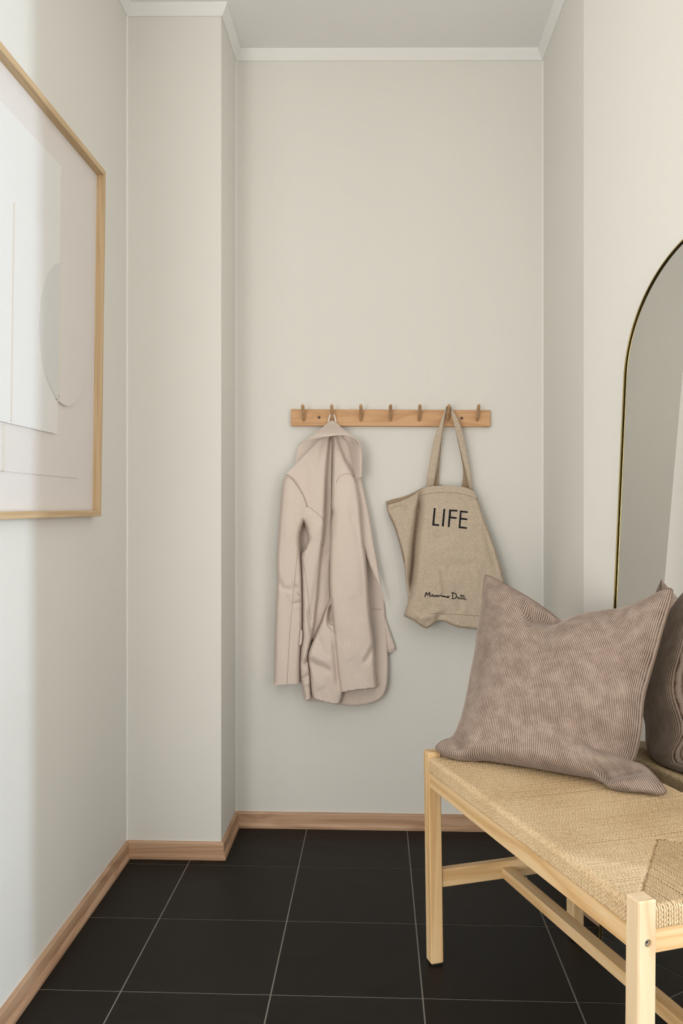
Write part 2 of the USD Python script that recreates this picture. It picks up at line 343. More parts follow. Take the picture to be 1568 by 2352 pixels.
PLANKS = [wood(f'pale_bounce_plank_{i}', 1, (0.62, 0.56, 0.48), (0.58, 0.515, 0.435), (0.50, 0.43, 0.345), ring=20, rough=0.4, seed=3.3 * i + 2) for i in range(3)]  # pale floor added out of view to bounce light up the walls
for i in range(35):
    x0 = XFL + 0.14 * i; cut = -1.6 + 0.9 * ((i * 0.618) % 1.0)
    for y0, y1 in ((YRE, cut - 0.001), (cut + 0.001, YTH - 0.012)):
        c = shapely.box(x0 + 0.0008, y0, x0 + 0.1392, y1).intersection(plank_foot)
        if c.is_empty or c.geom_type != 'Polygon': continue
        q = c.bounds
        obj('bounce_plank', box((q[0], q[1], -0.012), (q[2], q[3], 0.0), 0.0008), PLANKS[int(rng.integers(3))], fl)
obj('threshold', box((XFL, YTH - 0.0115, -0.012), (XFR, YTH - 0.0005, 0.0015), 0.0006), M_steel, fl)

# baseboards: face 51 mm high with a bevelled shoe along the floor
BBP = [(0.0, 0.0), (0.016, 0.0), (0.0165, 0.008), (0.0125, 0.0165), (0.0095, 0.0175), (0.009, 0.046), (0.0065, 0.0505), (0.0, 0.051)]
def moulding(a, b, out, na, nb, prof, z0=(0.0, 0.0), flip=False):
    """profile swept from a to b (plan); na, nb give the plan offset per unit of depth at each end (mitres)."""
    a, b = np.array(a, float), np.array(b, float); na, nb = np.array(na, float), np.array(nb, float)
    P = np.array(prof); k = len(P)
    A = np.c_[a + P[:, :1] * na, P[:, 1] + z0[0]]; B = np.c_[b + P[:, :1] * nb, P[:, 1] + z0[1]]
    v = np.vstack([A, B]); f = []
    for i in range(k):
        j = (i + 1) % k; f += [(i, j, k + j), (i, k + j, k + i)]
    for i in range(1, k - 1): f += [(0, i + 1, i), (k, k + i, k + i + 1)]
    m = trimesh.Trimesh(v, f, process=False); m.fix_normals(); return m
def mit(n1, n2):
    n1, n2 = np.array(n1, float), np.array(n2, float); return (n1 + n2) / (1 + n1 @ n2)
nL, nP, nPS, nB, nR, nS = (1, 0), (0, -1), (1, 0), (0, -1), (-1, 0), tuple(WN)
runs = [('left', (XL, YLE), (XL, YP), nL, nL, mit(nL, nP), M_bby), ('pillar', (XL, YP), (XP, YP), nP, mit(nL, nP), mit(nP, nPS), M_bbx),
        ('pillar_side', (XP, YP), (XP, YB), nPS, mit(nP, nPS), mit(nPS, nB), M_bby), ('back', (XP, YB), (XR, YB), nB, mit(nPS, nB), mit(nB, nR), M_bbx),
        ('right', (XR, YB), tuple(CORN), nR, mit(nB, nR), mit(nR, nS), M_bby), ('slanted', tuple(CORN), tuple(WEND), nS, mit(nR, nS), nS, M_bby)]
for nm, a, b, o, na, nb, mm in runs:
    obj('baseboard_' + nm, moulding(a, b, o, na, nb, BBP), mm, kind='structure')
# cornices
CPR = [(0.0, 0.0), (0.0, 0.034), (0.022, 0.034), (0.020, 0.026), (0.010, 0.010), (0.004, 0.0)]
for i, (nm, a, b, o, na, nb, mm) in enumerate(runs):
    za, zb = float(ceil_z(a[0])) - 0.0325, float(ceil_z(b[0])) - 0.0325
    obj(f'trim_{i + 4}', moulding(a, b, o, na, nb, CPR, (za, zb)), M_trim, kind='structure')

# ------------------------------------------------------------------ coat rack
RB, RF = YB, YB - 0.019
rk = thing('coat_rack', 'beech wood coat rack with seven round pegs on the back wall', 'coat rack')
tl, tr, bl, br = on_y(668, 940, RF), on_y(1125.5, 942, RF), on_y(668, 978, RF), on_y(1125.5, 980, RF)
bd = box((0, 0, 0), (1, 1, 1)).copy()
c = 0.0016
pts = []
for (p, sx, sz) in ((tl, 1, -1), (tr, -1, -1), (bl, 1, 1), (br, -1, 1)):
    x, _, z = p
    pts += [(x, RB, z), (x, RF + c, z), (x + sx * c, RF, z + sz * c)]
obj('board', trimesh.convex.convex_hull(np.array(pts)), M_beech, rk)
PEGU = [697.6, 763.0, 829.0, 896.0, 962.3, 1028.0, 1095.5]
PEGS = []
for i, u in enumerate(PEGU):
    base = on_y(u, 963.5 - 0.2, RF); tip_dir = np.array([0.0, -0.047, 0.046])
    a, b = base + np.array([0, 0.008, -0.0075]), base + tip_dir - np.array([0, 0, 0.004])
    PEGS.append((base, b))
    ln = np.linalg.norm(b - a); s = np.array([0, .15, .3, .5, .7, .85, .93, .975, 1.0])
    rr = 0.0056 * np.array([1, 1, 1, 1, 1, 1, .97, .86, .62])
    obj('peg', tube(a + (b - a) * s[:, None], rr, 20), M_beechz, rk, smooth=40)
for u, v in ((732.5, 958.5), (1060, 960.5)):
    q = on_y(u, v, RF)
    ring = trimesh.creation.annulus(0.0028, 0.0046, 0.0006, sections=28); ring.apply_transform(trimesh.transformations.rotation_matrix(np.pi / 2, [1, 0, 0])); ring.apply_translation(q + [0, -0.0003, 0])
    sc = obj('screw', ring, M_black, rk, label='dark bronze screw in the board')
    hd = trimesh.creation.icosphere(2, 0.0031); hd.vertices[:, 1] *= 0.45; hd.apply_translation(q + [0, -0.0002, 0])
    obj('screw_head', hd, M_bronze, sc, smooth=True)

# ------------------------------------------------------------------ sheets of cloth hanging in front of the back wall
def crease(P, line, amp, w, taper=True):
    L = LineString(line); pt = shapely.points(P)
    d = shapely.distance(pt, L)
    k = np.exp(-(d / w) ** 2)
    if taper:
        t = shapely.line_locate_point(L, pt, normalized=True); k *= np.clip(np.minimum(t, 1 - t) * 6, 0, 1) * 0.75 + 0.25
    return amp * k
class Sheet:
    """an outlined piece of cloth: outline in photograph coordinates, off(P) its distance in front of the back wall, edges that drop back by DROP over R."""
    def __init__(s, outline, off, drop=0.01, r=8.0, thick=0.004, step=2.4, smooth=1, noise=0.0, seed=0, folds=(), base=None, flat=(), belly=None):
        o_ = np.asarray(outline, float); e0 = o_ - np.roll(o_, 1, 0); e1 = np.roll(o_, -1, 0) - o_
        turn = np.degrees(np.arccos(np.clip((e0 * e1).sum(1) / (np.linalg.norm(e0, axis=1) * np.linalg.norm(e1, axis=1) + 1e-9), -1, 1)))
        outline = np.repeat(o_, np.where(turn > 50, 3, 1), axis=0)
        s.poly = Polygon(smoothline(outline, True, smooth) if smooth else outline).buffer(0)
        if s.poly.geom_type != 'Polygon': s.poly = max(s.poly.geoms, key=lambda g: g.area)
        ext = s.poly.exterior
        for l in flat: ext = ext.difference(LineString(l).buffer(6, cap_style='flat'))
        s.ext = None if ext.is_empty else ext; s.belly = belly
        s.off0, s.drop, s.r, s.thick, s.step, s.noise, s.seed, s.folds, s.base = off, drop, r, thick, step, noise, seed, folds, base
    def off(s, P):
        P = np.asarray(P, float)
        o = s.off0(P) if callable(s.off0) else np.full(len(P), float(s.off0))
        for f in s.folds: o = o + crease(P, *f)
        d = shapely.distance(shapely.points(P), s.ext) if s.ext is not None else np.full(len(P), 1e3)
        if s.belly: o = o + s.belly[0] * np.sqrt(np.clip(1 - (1 - np.clip(d / s.belly[1], 0, 1)) ** 2, 0, 1))
        x = 1 - np.clip(d / s.r, 0, 1)
        o = o - s.drop * (1 - np.sqrt(np.clip(1 - x * x, 0, 1)))
        if s.noise:
            q = np.c_[P[:, 0] / 26.0, P[:, 1] / 70.0, np.zeros(len(P))]
            o = o + s.noise * (meshkit.fbm(q, 3, s.seed) - 0.5) * 2
        return np.maximum(o, 0.004)
    def mesh(s):
        ring = resample(np.array(s.poly.exterior.coords)[:-1], s.step, True)
        x0, y0, x1, y1 = s.poly.bounds
        gx, gy = np.meshgrid(np.arange(x0, x1, s.step), np.arange(y0, y1, s.step * 1.3))
        gx[1::2] += s.step / 2
        g = np.c_[gx.ravel(), gy.ravel()]
        inner = s.poly.buffer(-s.step * 0.65)
        g = g[shapely.contains_xy(inner, g[:, 0], g[:, 1])]
        P = np.vstack([ring, g]); n = len(ring)
        tri = Delaunay(P).simplices
        cen = P[tri].mean(1)
        tri = tri[shapely.contains_xy(Polygon(ring).buffer(0.01), cen[:, 0], cen[:, 1])]
        q = P[tri]; ar = np.abs((q[:, 1, 0] - q[:, 0, 0]) * (q[:, 2, 1] - q[:, 0, 1]) - (q[:, 1, 1] - q[:, 0, 1]) * (q[:, 2, 0] - q[:, 0, 0])) / 2
        tri = tri[ar > np.where((tri < n).all(1), 0.3, 0.02)]       # no slivers along the outline
        o = s.off(P)
        A = on_y(P[:, 0], P[:, 1], YB - o); B = on_y(P[:, 0], P[:, 1], YB - np.maximum(o - s.thick, 0.001))
        # orientation: front faces the room (-y)
        nr = np.cross(A[tri[:, 1]] - A[tri[:, 0]], A[tri[:, 2]] - A[tri[:, 0]])
        sw = nr[:, 1] > 0; tri[sw] = tri[sw][:, ::-1]
        N = len(P); v = np.vstack([A, B])
        e = np.sort(np.vstack([tri[:, [0, 1]], tri[:, [1, 2]], tri[:, [2, 0]]]), 1)
        d = np.vstack([tri[:, [0, 1]], tri[:, [1, 2]], tri[:, [2, 0]]])
        _, inv, cnt = np.unique(e, axis=0, return_inverse=True, return_counts=True)
        bd = d[cnt[inv.ravel()] == 1]
        side = np.vstack([np.c_[bd[:, 1], bd[:, 0], bd[:, 0] + N], np.c_[bd[:, 1], bd[:, 0] + N, bd[:, 1] + N]])
        m = trimesh.Trimesh(v, np.vstack([tri, tri[:, ::-1] + N, side]), process=False)
        m.remove_unreferenced_vertices(); return m
    def print_(s, poly, lift=0.0007, step=1.2):
        """flat print of shapely polygon(s) lying on the sheet"""
        ms = []
        for g in getattr(poly, 'geoms', [poly]):
            rings = [resample(np.array(r.coords)[:-1], step, True) for r in (g.exterior, *g.interiors)]
            g = Polygon(rings[0], rings[1:])
            v, f = trimesh.creation.triangulate_polygon(g, engine='earcut')
            o = s.off(v) + lift
            A = on_y(v[:, 0], v[:, 1], YB - o)
            nr = np.cross(A[f[:, 1]] - A[f[:, 0]], A[f[:, 2]] - A[f[:, 0]]); sw = nr[:, 1] > 0; f[sw] = f[sw][:, ::-1]
            ms.append(trimesh.Trimesh(A, f, process=False))
        return cat_(ms)
    def seam(s, line, w=0.9, lift=0.0006):
        q = resample(smoothline(line, False, 2), 2.0)
        o = s.off(q) + lift
        return tube(on_y(q[:, 0], q[:, 1], YB - o), w * 1.4e-3 / 2, 5)

C3 = lambda *p: [(600 + x / 4.356, 900 + y / 4.356) for x, y in p]
C4 = lambda *p: [(600 + x / 4.356, 1240 + y / 4.356) for x, y in p]

# ------------------------------------------------------------------ the coat
ct = thing('coat', 'dusty pink wool coat hanging by its white loop from the second peg', 'coat')
def lin(P, v0, v1, a, b): return a + (b - a) * sstep((P[:, 1] - v0) / (v1 - v0))
# hollow of the raised collar
S = Sheet(C3((710, 292), (605, 357), (440, 484), (383, 525), (357, 605), (330, 745), (420, 800), (700, 760), (900, 900), (948, 890), (1004, 852), (1013, 700), (1011, 600), (975, 515), (860, 425), (790, 352)), 0.028, 0.002, 4, thick=0.003)
obj('collar_lining', S.mesh(), M_coat, ct, smooth=50)
# side of the back, deep between sleeve and body
S = Sheet(C3((300, 950), (480, 950), (560, 1300), (520, 1568)) + C4((580, 400), (580, 1200), (470, 1440), (395, 1438), (340, 1380), (330, 600), (340, 100)) + C3((330, 1400)), 0.014, 0.004, 5)
obj('side_panel', S.mesh(), M_coat, ct, smooth=50)
# front panel on the far side (behind the right sleeve)
OUT = C3((1000, 1020), (1060, 1240), (1120, 1568)) + C4((1150, 250), (1195, 480), (1228, 600), (1245, 800), (1262, 1060), (1268, 1250), (1262, 1420), (1240, 1530), (1190, 1600), (1100, 1640), (980, 1660), (850, 1660), (735, 1646))
S = Sheet(C3((900, 850)) + OUT + C4((700, 1400), (800, 600), (760, 0)) + C3((760, 1200)),
          lambda P: lin(P, 1430, 1590, 0.014, 0.050), 0.005, 4, thick=0.008, noise=0.003, seed=3, folds=[(C4((1180, 900), (1130, 1150), (1150, 1400)), 0.0043, 10.8), (C4((1200, 700), (1240, 900), (1255, 1200)), 0.0036, 7.2)])
fp = obj('front_panel', S.mesh(), M_coat, ct, smooth=50)
obj('buttonhole', S.seam(C4((1108, 694), (1160, 690), (1180, 697), (1206, 692)), 1.4), M_seam, fp)
obj('hem_seam', S.seam(C4((740, 1640), (760, 1570), (778, 1500)), 1.0), M_seam, fp)
S = Sheet(C4((1238, 780), (1258, 840), (1300, 960), (1345, 1088), (1335, 1108), (1300, 1128), (1262, 1142), (1240, 1100)), 0.020, 0.004, 4, noise=0.001)
cf = obj('far_cuff', S.mesh(), M_coat, ct, smooth=50)
obj('cuff_seam', S.seam(C4((1262, 1108), (1300, 1094), (1340, 1078)), 0.9), M_seam, cf)
# turned lapel, catching the light in front of that panel
S = Sheet(C3((930, 850), (995, 862), (1030, 1030), (1080, 1250), (1130, 1568)) + C4((1160, 250), (1200, 480), (1226, 570), (1236, 650), (1222, 612), (1180, 478), (1105, 305), (1045, 150), (1000, 20)) + C3((960, 1300), (930, 1000)),
          lambda P: lin(P, 1100, 1380, 0.050, 0.064) , 0.004, 4, thick=0.004, smooth=1, folds=[(C3((990, 900), (1040, 1200), (1090, 1560)), 0.0029, 7.2)])
obj('lapel', S.mesh(), M_coat, ct, smooth=50)
# inside of the back hem
S = Sheet(C4((415, 1480), (420, 1560), (435, 1614), (520, 1619), (640, 1622), (720, 1600), (700, 1480)), 0.026, 0.002, 3)
obj('back_hem', S.mesh(), M_coat, ct, smooth=50)
# recessed fold in the middle
S = Sheet(C3((690, 420), (722, 420), (716, 700), (712, 1000), (716, 1150), (722, 1210), (712, 1300), (706, 1568)) + C4((700, 100), (690, 400), (702, 600), (640, 730), (590, 850), (525, 1000), (470, 1000), (470, 700), (520, 300), (540, 0)) + C3((560, 1300), (600, 900), (640, 600)),
          lambda P: lin(P, 1000, 1300, 0.028, 0.040), 0.010, 5, thick=0.012, noise=0.002, seed=5,
          folds=[(C3((700, 460), (697, 800), (690, 1100), (672, 1400)), 0.0072, 3.8), (C4((660, 150), (640, 400), (610, 620), (570, 800)), 0.0072, 10.8), (C4((690, 80), (650, 160), (620, 240)), -0.0029, 3.0)])
md = obj('middle_fold', S.mesh(), M_coat, ct, smooth=50)
# left back panel with shoulder
HL = C4((435, 1613), (470, 1592), (505, 1576))
SHL = C3((250, 826), (270, 832), (332, 890), (402, 1000), (452, 1110), (467, 1180))
S = Sheet(C3((692, 440), (600, 460), (480, 588), (330, 742), (250, 822), (300, 1000), (360, 1200), (430, 1290), (470, 1480), (440, 1568)) + C4((430, 100), (396, 150), (402, 300), (411, 560), (411, 900), (392, 1100), (380, 1300), (400, 1450), (435, 1613), (470, 1592), (505, 1576), (498, 1490), (490, 1335), (466, 1160), (480, 1080), (505, 985), (535, 850), (545, 700), (566, 560), (590, 250), (612, 20)) + C3((615, 1540), (632, 1290), (641, 1100), (648, 900), (664, 700), (686, 480)),
          lambda P: lin(P, 995, 1200, 0.048, 0.072) - 0.010 * sstep((745 - P[:, 0]) / 90), 0.020, 7, thick=0.022, noise=0.004, seed=11, flat=[HL, C3((692, 440), (600, 460), (480, 588), (330, 742), (250, 822)), C3((250, 822), (300, 1000), (360, 1200), (430, 1290))], belly=(0.012, 22),
          folds=[(C3((650, 470), (600, 640), (560, 850)), -0.0050, 6.0), (C3((590, 500), (500, 640), (430, 760)), 0.0029, 8.4), (C3((470, 1500), (440, 1420), (445, 1350)), -0.0144, 6.0), (C3((630, 1300), (560, 1380), (480, 1480)), 0.0043, 10.8),
                 (C4((470, 30), (440, 110), (420, 160)), 0.0072, 6.0), (C4((585, 150), (560, 400), (520, 640), (495, 820)), -0.0072, 7.2), (C4((470, 700), (500, 880), (505, 960)), -0.0115, 4.8), (C4((420, 300), (425, 700), (440, 1000)), 0.0036, 6.0),
                 (C4((430, 1260), (465, 1210), (480, 1165)), -0.0144, 4.8), (C4((395, 1395), (440, 1385), (485, 1335)), -0.0101, 4.8), (C4((415, 1450), (460, 1440), (490, 1425)), 0.0050, 4.8), (C4((420, 1210), (440, 1150), (470, 1060)), 0.0050, 6.0)])
lp = obj('back_panel', S.mesh(), M_coat, ct, smooth=50)
obj('seam', S.seam(C3((462, 1140), (520, 1185), (590, 1240), (628, 1290)), 0.9), M_seam, lp)
obj('seam', S.seam(C4((412, 190), (440, 330), (460, 500), (478, 650), (490, 800)), 0.9), M_seam, lp)
S2 = Sheet(C4((392, 900), (405, 895), (412, 930), (408, 1030), (392, 1060), (375, 1055), (380, 1000)), 0.086, 0.002, 3, step=1.6)
obj('pocket_flap', S2.mesh(), M_coat, ct, smooth=50)
# lower skirt panel in the middle with its pocket
HS = C4((510, 1572), (560, 1604), (650, 1627), (740, 1648), (790, 1640))
S = Sheet(C4((694, 555), (642, 700), (592, 840), (522, 1000), (477, 1110), (466, 1180), (490, 1330), (497, 1480), (510, 1572), (560, 1604), (650, 1627), (740, 1648), (790, 1640), (830, 1500), (840, 1200), (800, 900), (760, 600)),
          lambda P: lin(P, 1370, 1500, 0.062, 0.082), 0.016, 6, thick=0.03, noise=0.005, seed=17, flat=[HS], belly=(0.012, 26),
          folds=[(C4((706, 640), (692, 760), (694, 835)), -0.0400, 7.2), (C4((660, 830), (690, 846), (715, 850)), -0.0115, 3.6), (C4((560, 960), (620, 1100), (700, 1180)), -0.0050, 9.6), (C4((478, 1190), (530, 1250), (620, 1280), (700, 1330)), -0.0130, 7.2), (C4((490, 1140), (560, 1180), (650, 1220)), 0.0043, 9.6),
                 (C4((500, 1340), (560, 1420), (600, 1500)), 0.0058, 10.8), (C4((725, 1000), (748, 1250), (768, 1480)), -0.0115, 6.0)])
sk = obj('skirt_panel', S.mesh(), M_coat, ct, smooth=50)
obj('seam', S.seam(C4((688, 580), (640, 715), (590, 855), (530, 1000)), 0.9), M_seam, sk)
S2 = Sheet(C4((658, 846), (690, 852), (722, 858), (734, 935), (712, 916), (690, 894)), 0.092, 0.002, 3, step=1.4, smooth=0)
obj('pocket_flap', S2.mesh(), M_coat, ct, smooth=50)
# left sleeve
HSL = C4((120, 1456), (250, 1446), (384, 1440))
S = Sheet(C3((250, 826), (235, 842), (214, 900), (203, 980), (180, 1250), (163, 1500)) + C4((154, 120), (151, 290), (160, 400), (143, 640), (131, 1000), (129, 1250), (120, 1456), (250, 1446), (384, 1440), (387, 1200), (396, 1050), (411, 900), (411, 560), (402, 300), (390, 160), (383, 60)) + C3((384, 1430), (412, 1335), (460, 1220), (467, 1180), (452, 1110), (402, 1000), (332, 890), (270, 832)),
          lambda P: lin(P, 1090, 1300, 0.066, 0.070), 0.022, 8, thick=0.03, noise=0.003, seed=23, flat=[HSL, SHL], belly=(0.016, 26),
          folds=[(C4((165, 400), (210, 480), (310, 505)), -0.0072, 6.0), (C4((245, 540), (280, 640), (300, 700)), -0.0058, 4.8), (C4((335, 450), (370, 530), (405, 570)), -0.0130, 4.8), (C4((308, 655), (350, 640), (408, 628)), -0.0115, 4.2), (C4((310, 675), (350, 662), (405, 655)), 0.0043, 4.8),
                 (C4((345, 480), (360, 560), (400, 605)), 0.0058, 4.8), (C3((455, 1235), (400, 1360), (375, 1560)), -0.0058, 4.8), (C4((335, 300), (310, 640), (285, 900), (268, 1200)), -0.0029, 4.8), (C3((250, 1000), (235, 1250), (225, 1500)), 0.0036, 14.4)])
ls = obj('sleeve', S.mesh(), M_coat, ct, smooth=50)
obj('seam', S.seam(C3((256, 828), (333, 896), (402, 1006), (450, 1112), (463, 1180), (458, 1222)), 1.2), M_seam, ls)
obj('seam', S.seam(C3((461, 1215), (400, 1330), (372, 1470)) + C4((345, 300), (312, 620), (285, 900), (270, 1200), (254, 1443)), 1.0), M_seam, ls)
# right sleeve with its shoulder, nearest to the room
HSR = C4((1158, 1478), (1140, 1486), (1090, 1488), (920, 1506), (800, 1530), (788, 1528))
S = Sheet(C3((714, 438), (760, 452), (820, 640), (900, 780), (946, 880), (962, 950), (985, 1100), (1000, 1300), (1025, 1560)) + C4((1038, 100), (1060, 350), (1075, 600), (1090, 780), (1130, 1060), (1140, 1300), (1158, 1478), (1140, 1486), (1090, 1488), (920, 1506), (800, 1530), (788, 1528), (760, 1300), (725, 950), (705, 700), (690, 560), (680, 400), (690, 20)) + C3((694, 1480), (697, 1300), (714, 1205), (700, 1150), (705, 1000), (711, 700)),
          lambda P: lin(P, 1000, 1180, 0.052, 0.092) + 0.006 * sstep((P[:, 1] - 1350) / 200), 0.022, 7, thick=0.034, noise=0.003, seed=31, flat=[HSR, C3((714, 438), (760, 452))], belly=(0.020, 32),
          folds=[(C3((880, 1150), (940, 1330), (985, 1530)), -0.0058, 7.2), (C3((725, 1190), (722, 1330), (712, 1480)), -0.0043, 6.0), (C4((900, 560), (960, 700), (1010, 820)), -0.0029, 14.4), (C4((1030, 1240), (1080, 1150), (1125, 1060)), -0.0086, 7.2), (C4((1010, 1210), (1060, 1120), (1100, 1030)), 0.0036, 7.2),
                 (C4((880, 1180), (930, 1300), (960, 1380)), -0.0036, 14.4), (C4((720, 900), (800, 1000), (900, 1050)), -0.0029, 14.4), (C3((740, 480), (775, 640), (790, 760)), -0.0050, 7.2), (C4((960, 50), (1010, 300), (1040, 600)), -0.0029, 7.2)])
rs = obj('sleeve', S.mesh(), M_coat, ct, smooth=50)
obj('seam', S.seam(C3((750, 915), (758, 875), (790, 838), (850, 818), (900, 822), (930, 850)), 1.0), M_seam, rs)
# inside of the collar on the right, and the collar falling forward
S = Sheet(C3((800, 432), (930, 462), (974, 512), (1006, 562), (1013, 640), (1012, 720), (1008, 852), (978, 866), (950, 880), (934, 850), (915, 740), (888, 600), (860, 500)), lambda P: 0.036 + 0.060 * sstep((P[:, 0] - 797) / 34), 0.002, 3, thick=0.003, step=1.8)
cl = obj('collar_leaf', S.mesh(), M_coat, ct, smooth=50)
obj('seam', S.seam(C3((928, 468), (968, 518), (1000, 568), (1006, 650), (1004, 760), (1001, 848)), 0.8), M_seam, cl)
S = Sheet(C3((710, 284), (668, 304), (610, 355), (520, 430), (440, 478), (388, 514), (364, 552), (378, 540), (440, 492), (560, 463), (690, 443), (800, 430), (862, 433), (928, 463), (972, 513), (1010, 580), (1000, 530), (962, 470), (880, 418), (792, 350), (760, 312)),
          lambda P: 0.034 + 0.105 * sstep((P[:, 1] - 966) / 36) * np.clip(1 - ((P[:, 0] - 762) / 92) ** 2, 0.22, 1), 0.002, 3, thick=0.004, step=1.7)
obj('collar', S.mesh(), M_coat, ct, smooth=50)
# white hanger loop round the second peg
bx, bp = PEGS[1]
lo = []
for s in (-1, 1):
    q = np.array([[bx[0] + s * 0.0125, RF - 0.0135, on_y(763, 970, RF)[2]], [bx[0] + s * 0.0095, RF - 0.015, on_y(763, 961, RF)[2]], [bx[0] + s * 0.0068, RF - 0.016, on_y(763, 955, RF)[2]], [bx[0] + s * 0.003, RF - 0.0165, bx[2] + 0.0172], [bx[0], RF - 0.0165, bx[2] + 0.019]])
    q = smoothline(q, False, 2)
    lo.append(tube(q, 0.0022, 8))
obj('hanger_loop', cat_(lo), M_white_tape, ct, smooth=40, label='white tape hanger loop')

# ------------------------------------------------------------------ the tote bag
C6 = lambda *p: [(860 + x / 4.9, 1120 + y / 4.9) for x, y in p]
C5 = lambda *p: [(860 + x / 4.9, 900 + y / 4.9) for x, y in p]
tb = thing('tote_bag', 'beige linen tote bag printed LIFE in black, hanging from the sixth peg', 'bag')
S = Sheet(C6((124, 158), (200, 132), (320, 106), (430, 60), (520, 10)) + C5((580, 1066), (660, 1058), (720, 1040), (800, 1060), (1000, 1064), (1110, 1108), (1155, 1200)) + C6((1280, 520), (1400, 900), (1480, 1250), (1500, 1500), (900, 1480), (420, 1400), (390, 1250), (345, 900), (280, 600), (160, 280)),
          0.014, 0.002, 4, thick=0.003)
obj('back_panel', S.mesh(), M_linen_shaded, tb, smooth=50)
VAL = C6((512, 60), (500, 200), (472, 420), (448, 620), (428, 880), (404, 1120), (392, 1240))
def bag_off(P):
    x = (P[:, 0] - 955) / 200.0; y = (P[:, 1] - 1110) / 330.0
    left = sstep((967 - 22 * y - P[:, 0]) / 22)
    return 0.050 + 0.030 * sstep(y * 1.4) + 0.018 * np.clip(1 - (x - 0.45) ** 2 * 3, 0, 1) - 0.020 * left * (1 - 0.4 * y)
BAG = Sheet(C6((130, 202), (200, 180), (330, 142), (430, 88), (500, 36), (560, -3)) + C5((640, 1062), (720, 1056), (850, 1056), (1000, 1068), (1108, 1106), (1160, 1203)) + C6((1200, 260), (1290, 500), (1360, 700), (1420, 900), (1448, 1020), (1510, 1270), (1590, 1560), (1560, 1620), (1300, 1612), (1150, 1596), (950, 1580), (860, 1546), (770, 1502), (700, 1502), (650, 1550), (590, 1590), (520, 1562), (430, 1492), (380, 1472), (325, 1446), (352, 1360), (382, 1270), (362, 1150), (337, 900), (322, 760), (272, 600), (222, 420), (150, 290)),
            bag_off, 0.012, 4, thick=0.004, noise=0.003, seed=41, flat=[C6((130, 202), (200, 180), (330, 142), (430, 88), (500, 36), (560, -3)) + C5((640, 1062), (720, 1056), (850, 1056), (1000, 1068), (1108, 1106), (1160, 1203))],
            folds=[(VAL, -0.034, 9.0), (VAL, -0.034, 2.6), (C6((750, 930), (770, 1060), (790, 1150), (770, 1240)), -0.006, 5), (C6((840, 870), (820, 960), (800, 1030)), -0.004, 5), (C6((640, 610), (800, 540), (900, 480)), -0.003, 9),
                   (C6((560, 760), (720, 700), (860, 640)), 0.003, 10), (C6((650, 860), (900, 880), (1160, 850)), -0.003, 8), (C6((450, 1420), (520, 1470), (640, 1440), (720, 1430)), 0.010, 10), (C6((700, 1500), (740, 1440), (800, 1420)), -0.010, 8),
                   (C6((180, 270), (280, 230), (370, 240)), -0.006, 5), (C6((170, 240), (280, 210), (440, 130)), -0.003, 3), (C6((1230, 420), (1300, 700), (1380, 950)), -0.006, 7), (C6((930, 1090), (960, 1250), (940, 1400)), -0.005, 7), (C6((560, 1150), (560, 1300), (480, 1400)), 0.006, 12)])
body = obj('front_panel', BAG.mesh(), M_linen, tb, smooth=50)
obj('hem_stitch', BAG.seam(C5((512, 1168), (600, 1145), (700, 1131), (850, 1131), (1000, 1150), (1090, 1178), (1158, 1212)), 1.0, 0.0004), M_linen_seam, body)
obj('base_stitch', BAG.seam(C6((600, 1414), (700, 1418), (900, 1424), (1160, 1442), (1400, 1460)), 1.0, 0.0004), M_linen_seam, body)
obj('side_piping', BAG.seam(C6((156, 292), (235, 470), (280, 620), (318, 780), (330, 850)), 1.6, 0.0006), M_linen_seam, body)
Z7 = lambda *p: [(960 + x / 11.2, 1150 + y / 11.2) for x, y in p]
for nm, g in (('letter_l', [Z7((405, 190), (450, 190), (412, 597), (541, 610), (537, 652), (359, 636))]), ('letter_i', [Z7((650, 207), (697, 212), (658, 664), (609, 660))]),
              ('letter_f', [Z7((799, 226), (1012, 238), (1008, 282), (845, 270), (838, 408), (990, 426), (986, 468), (828, 456), (808, 680), (761, 676))]),
              ('letter_e', [Z7((1076, 250), (1278, 274), (1275, 318), (1116, 298), (1106, 438), (1268, 458), (1264, 502), (1100, 484), (1088, 662), (1254, 684), (1251, 726), (1041, 703))])):
    obj(nm, BAG.print_(Polygon(g[0])), M_ink, body, label='black printed letter ' + nm[-1].upper())
Z13 = lambda p: [(965 + x / 13.067, 1340 + y / 13.067) for x, y in p]
strokes = [[(132, 402), (180, 238), (212, 388), (280, 235), (290, 408)], [(385, 342), (345, 340), (326, 372), (345, 397), (372, 385), (387, 345), (390, 385), (418, 386)], [(415, 386), (465, 345), (488, 372), (470, 402), (440, 396)],
           [(488, 385), (530, 350), (553, 376), (540, 404), (515, 400)], [(553, 392), (605, 342), (606, 382), (640, 386)], [(625, 294), (629, 301)], [(638, 388), (660, 360), (664, 405), (690, 365), (694, 406), (720, 368), (724, 410)],
           [(724, 406), (746, 372), (758, 418), (788, 422), (802, 380)], [(802, 408), (838, 372), (868, 396), (842, 436), (806, 426), (808, 390), (866, 386)], [(973, 298), (968, 425)], [(938, 290), (985, 279), (1055, 305), (1090, 366), (1076, 428), (1015, 465), (945, 455)],
           [(1115, 400), (1120, 450), (1150, 456), (1167, 410), (1166, 460), (1198, 466)], [(1226, 335), (1214, 440), (1226, 470), (1258, 456)], [(1205, 366), (1300, 379)], [(1284, 345), (1270, 450), (1286, 477), (1312, 462)], [(1337, 415), (1325, 470), (1345, 482), (1376, 493)], [(1338, 378), (1342, 384)]]
sg = shapely.union_all([LineString(smoothline(Z13(s), False, 2)).buffer(0.85 if i not in (0, 9, 10) else 1.0) for i, s in enumerate(strokes)])
obj('signature', BAG.print_(sg, step=0.8), M_ink, body, label='black handwritten signature Massimo Dutti')
pz = PEGS[5]
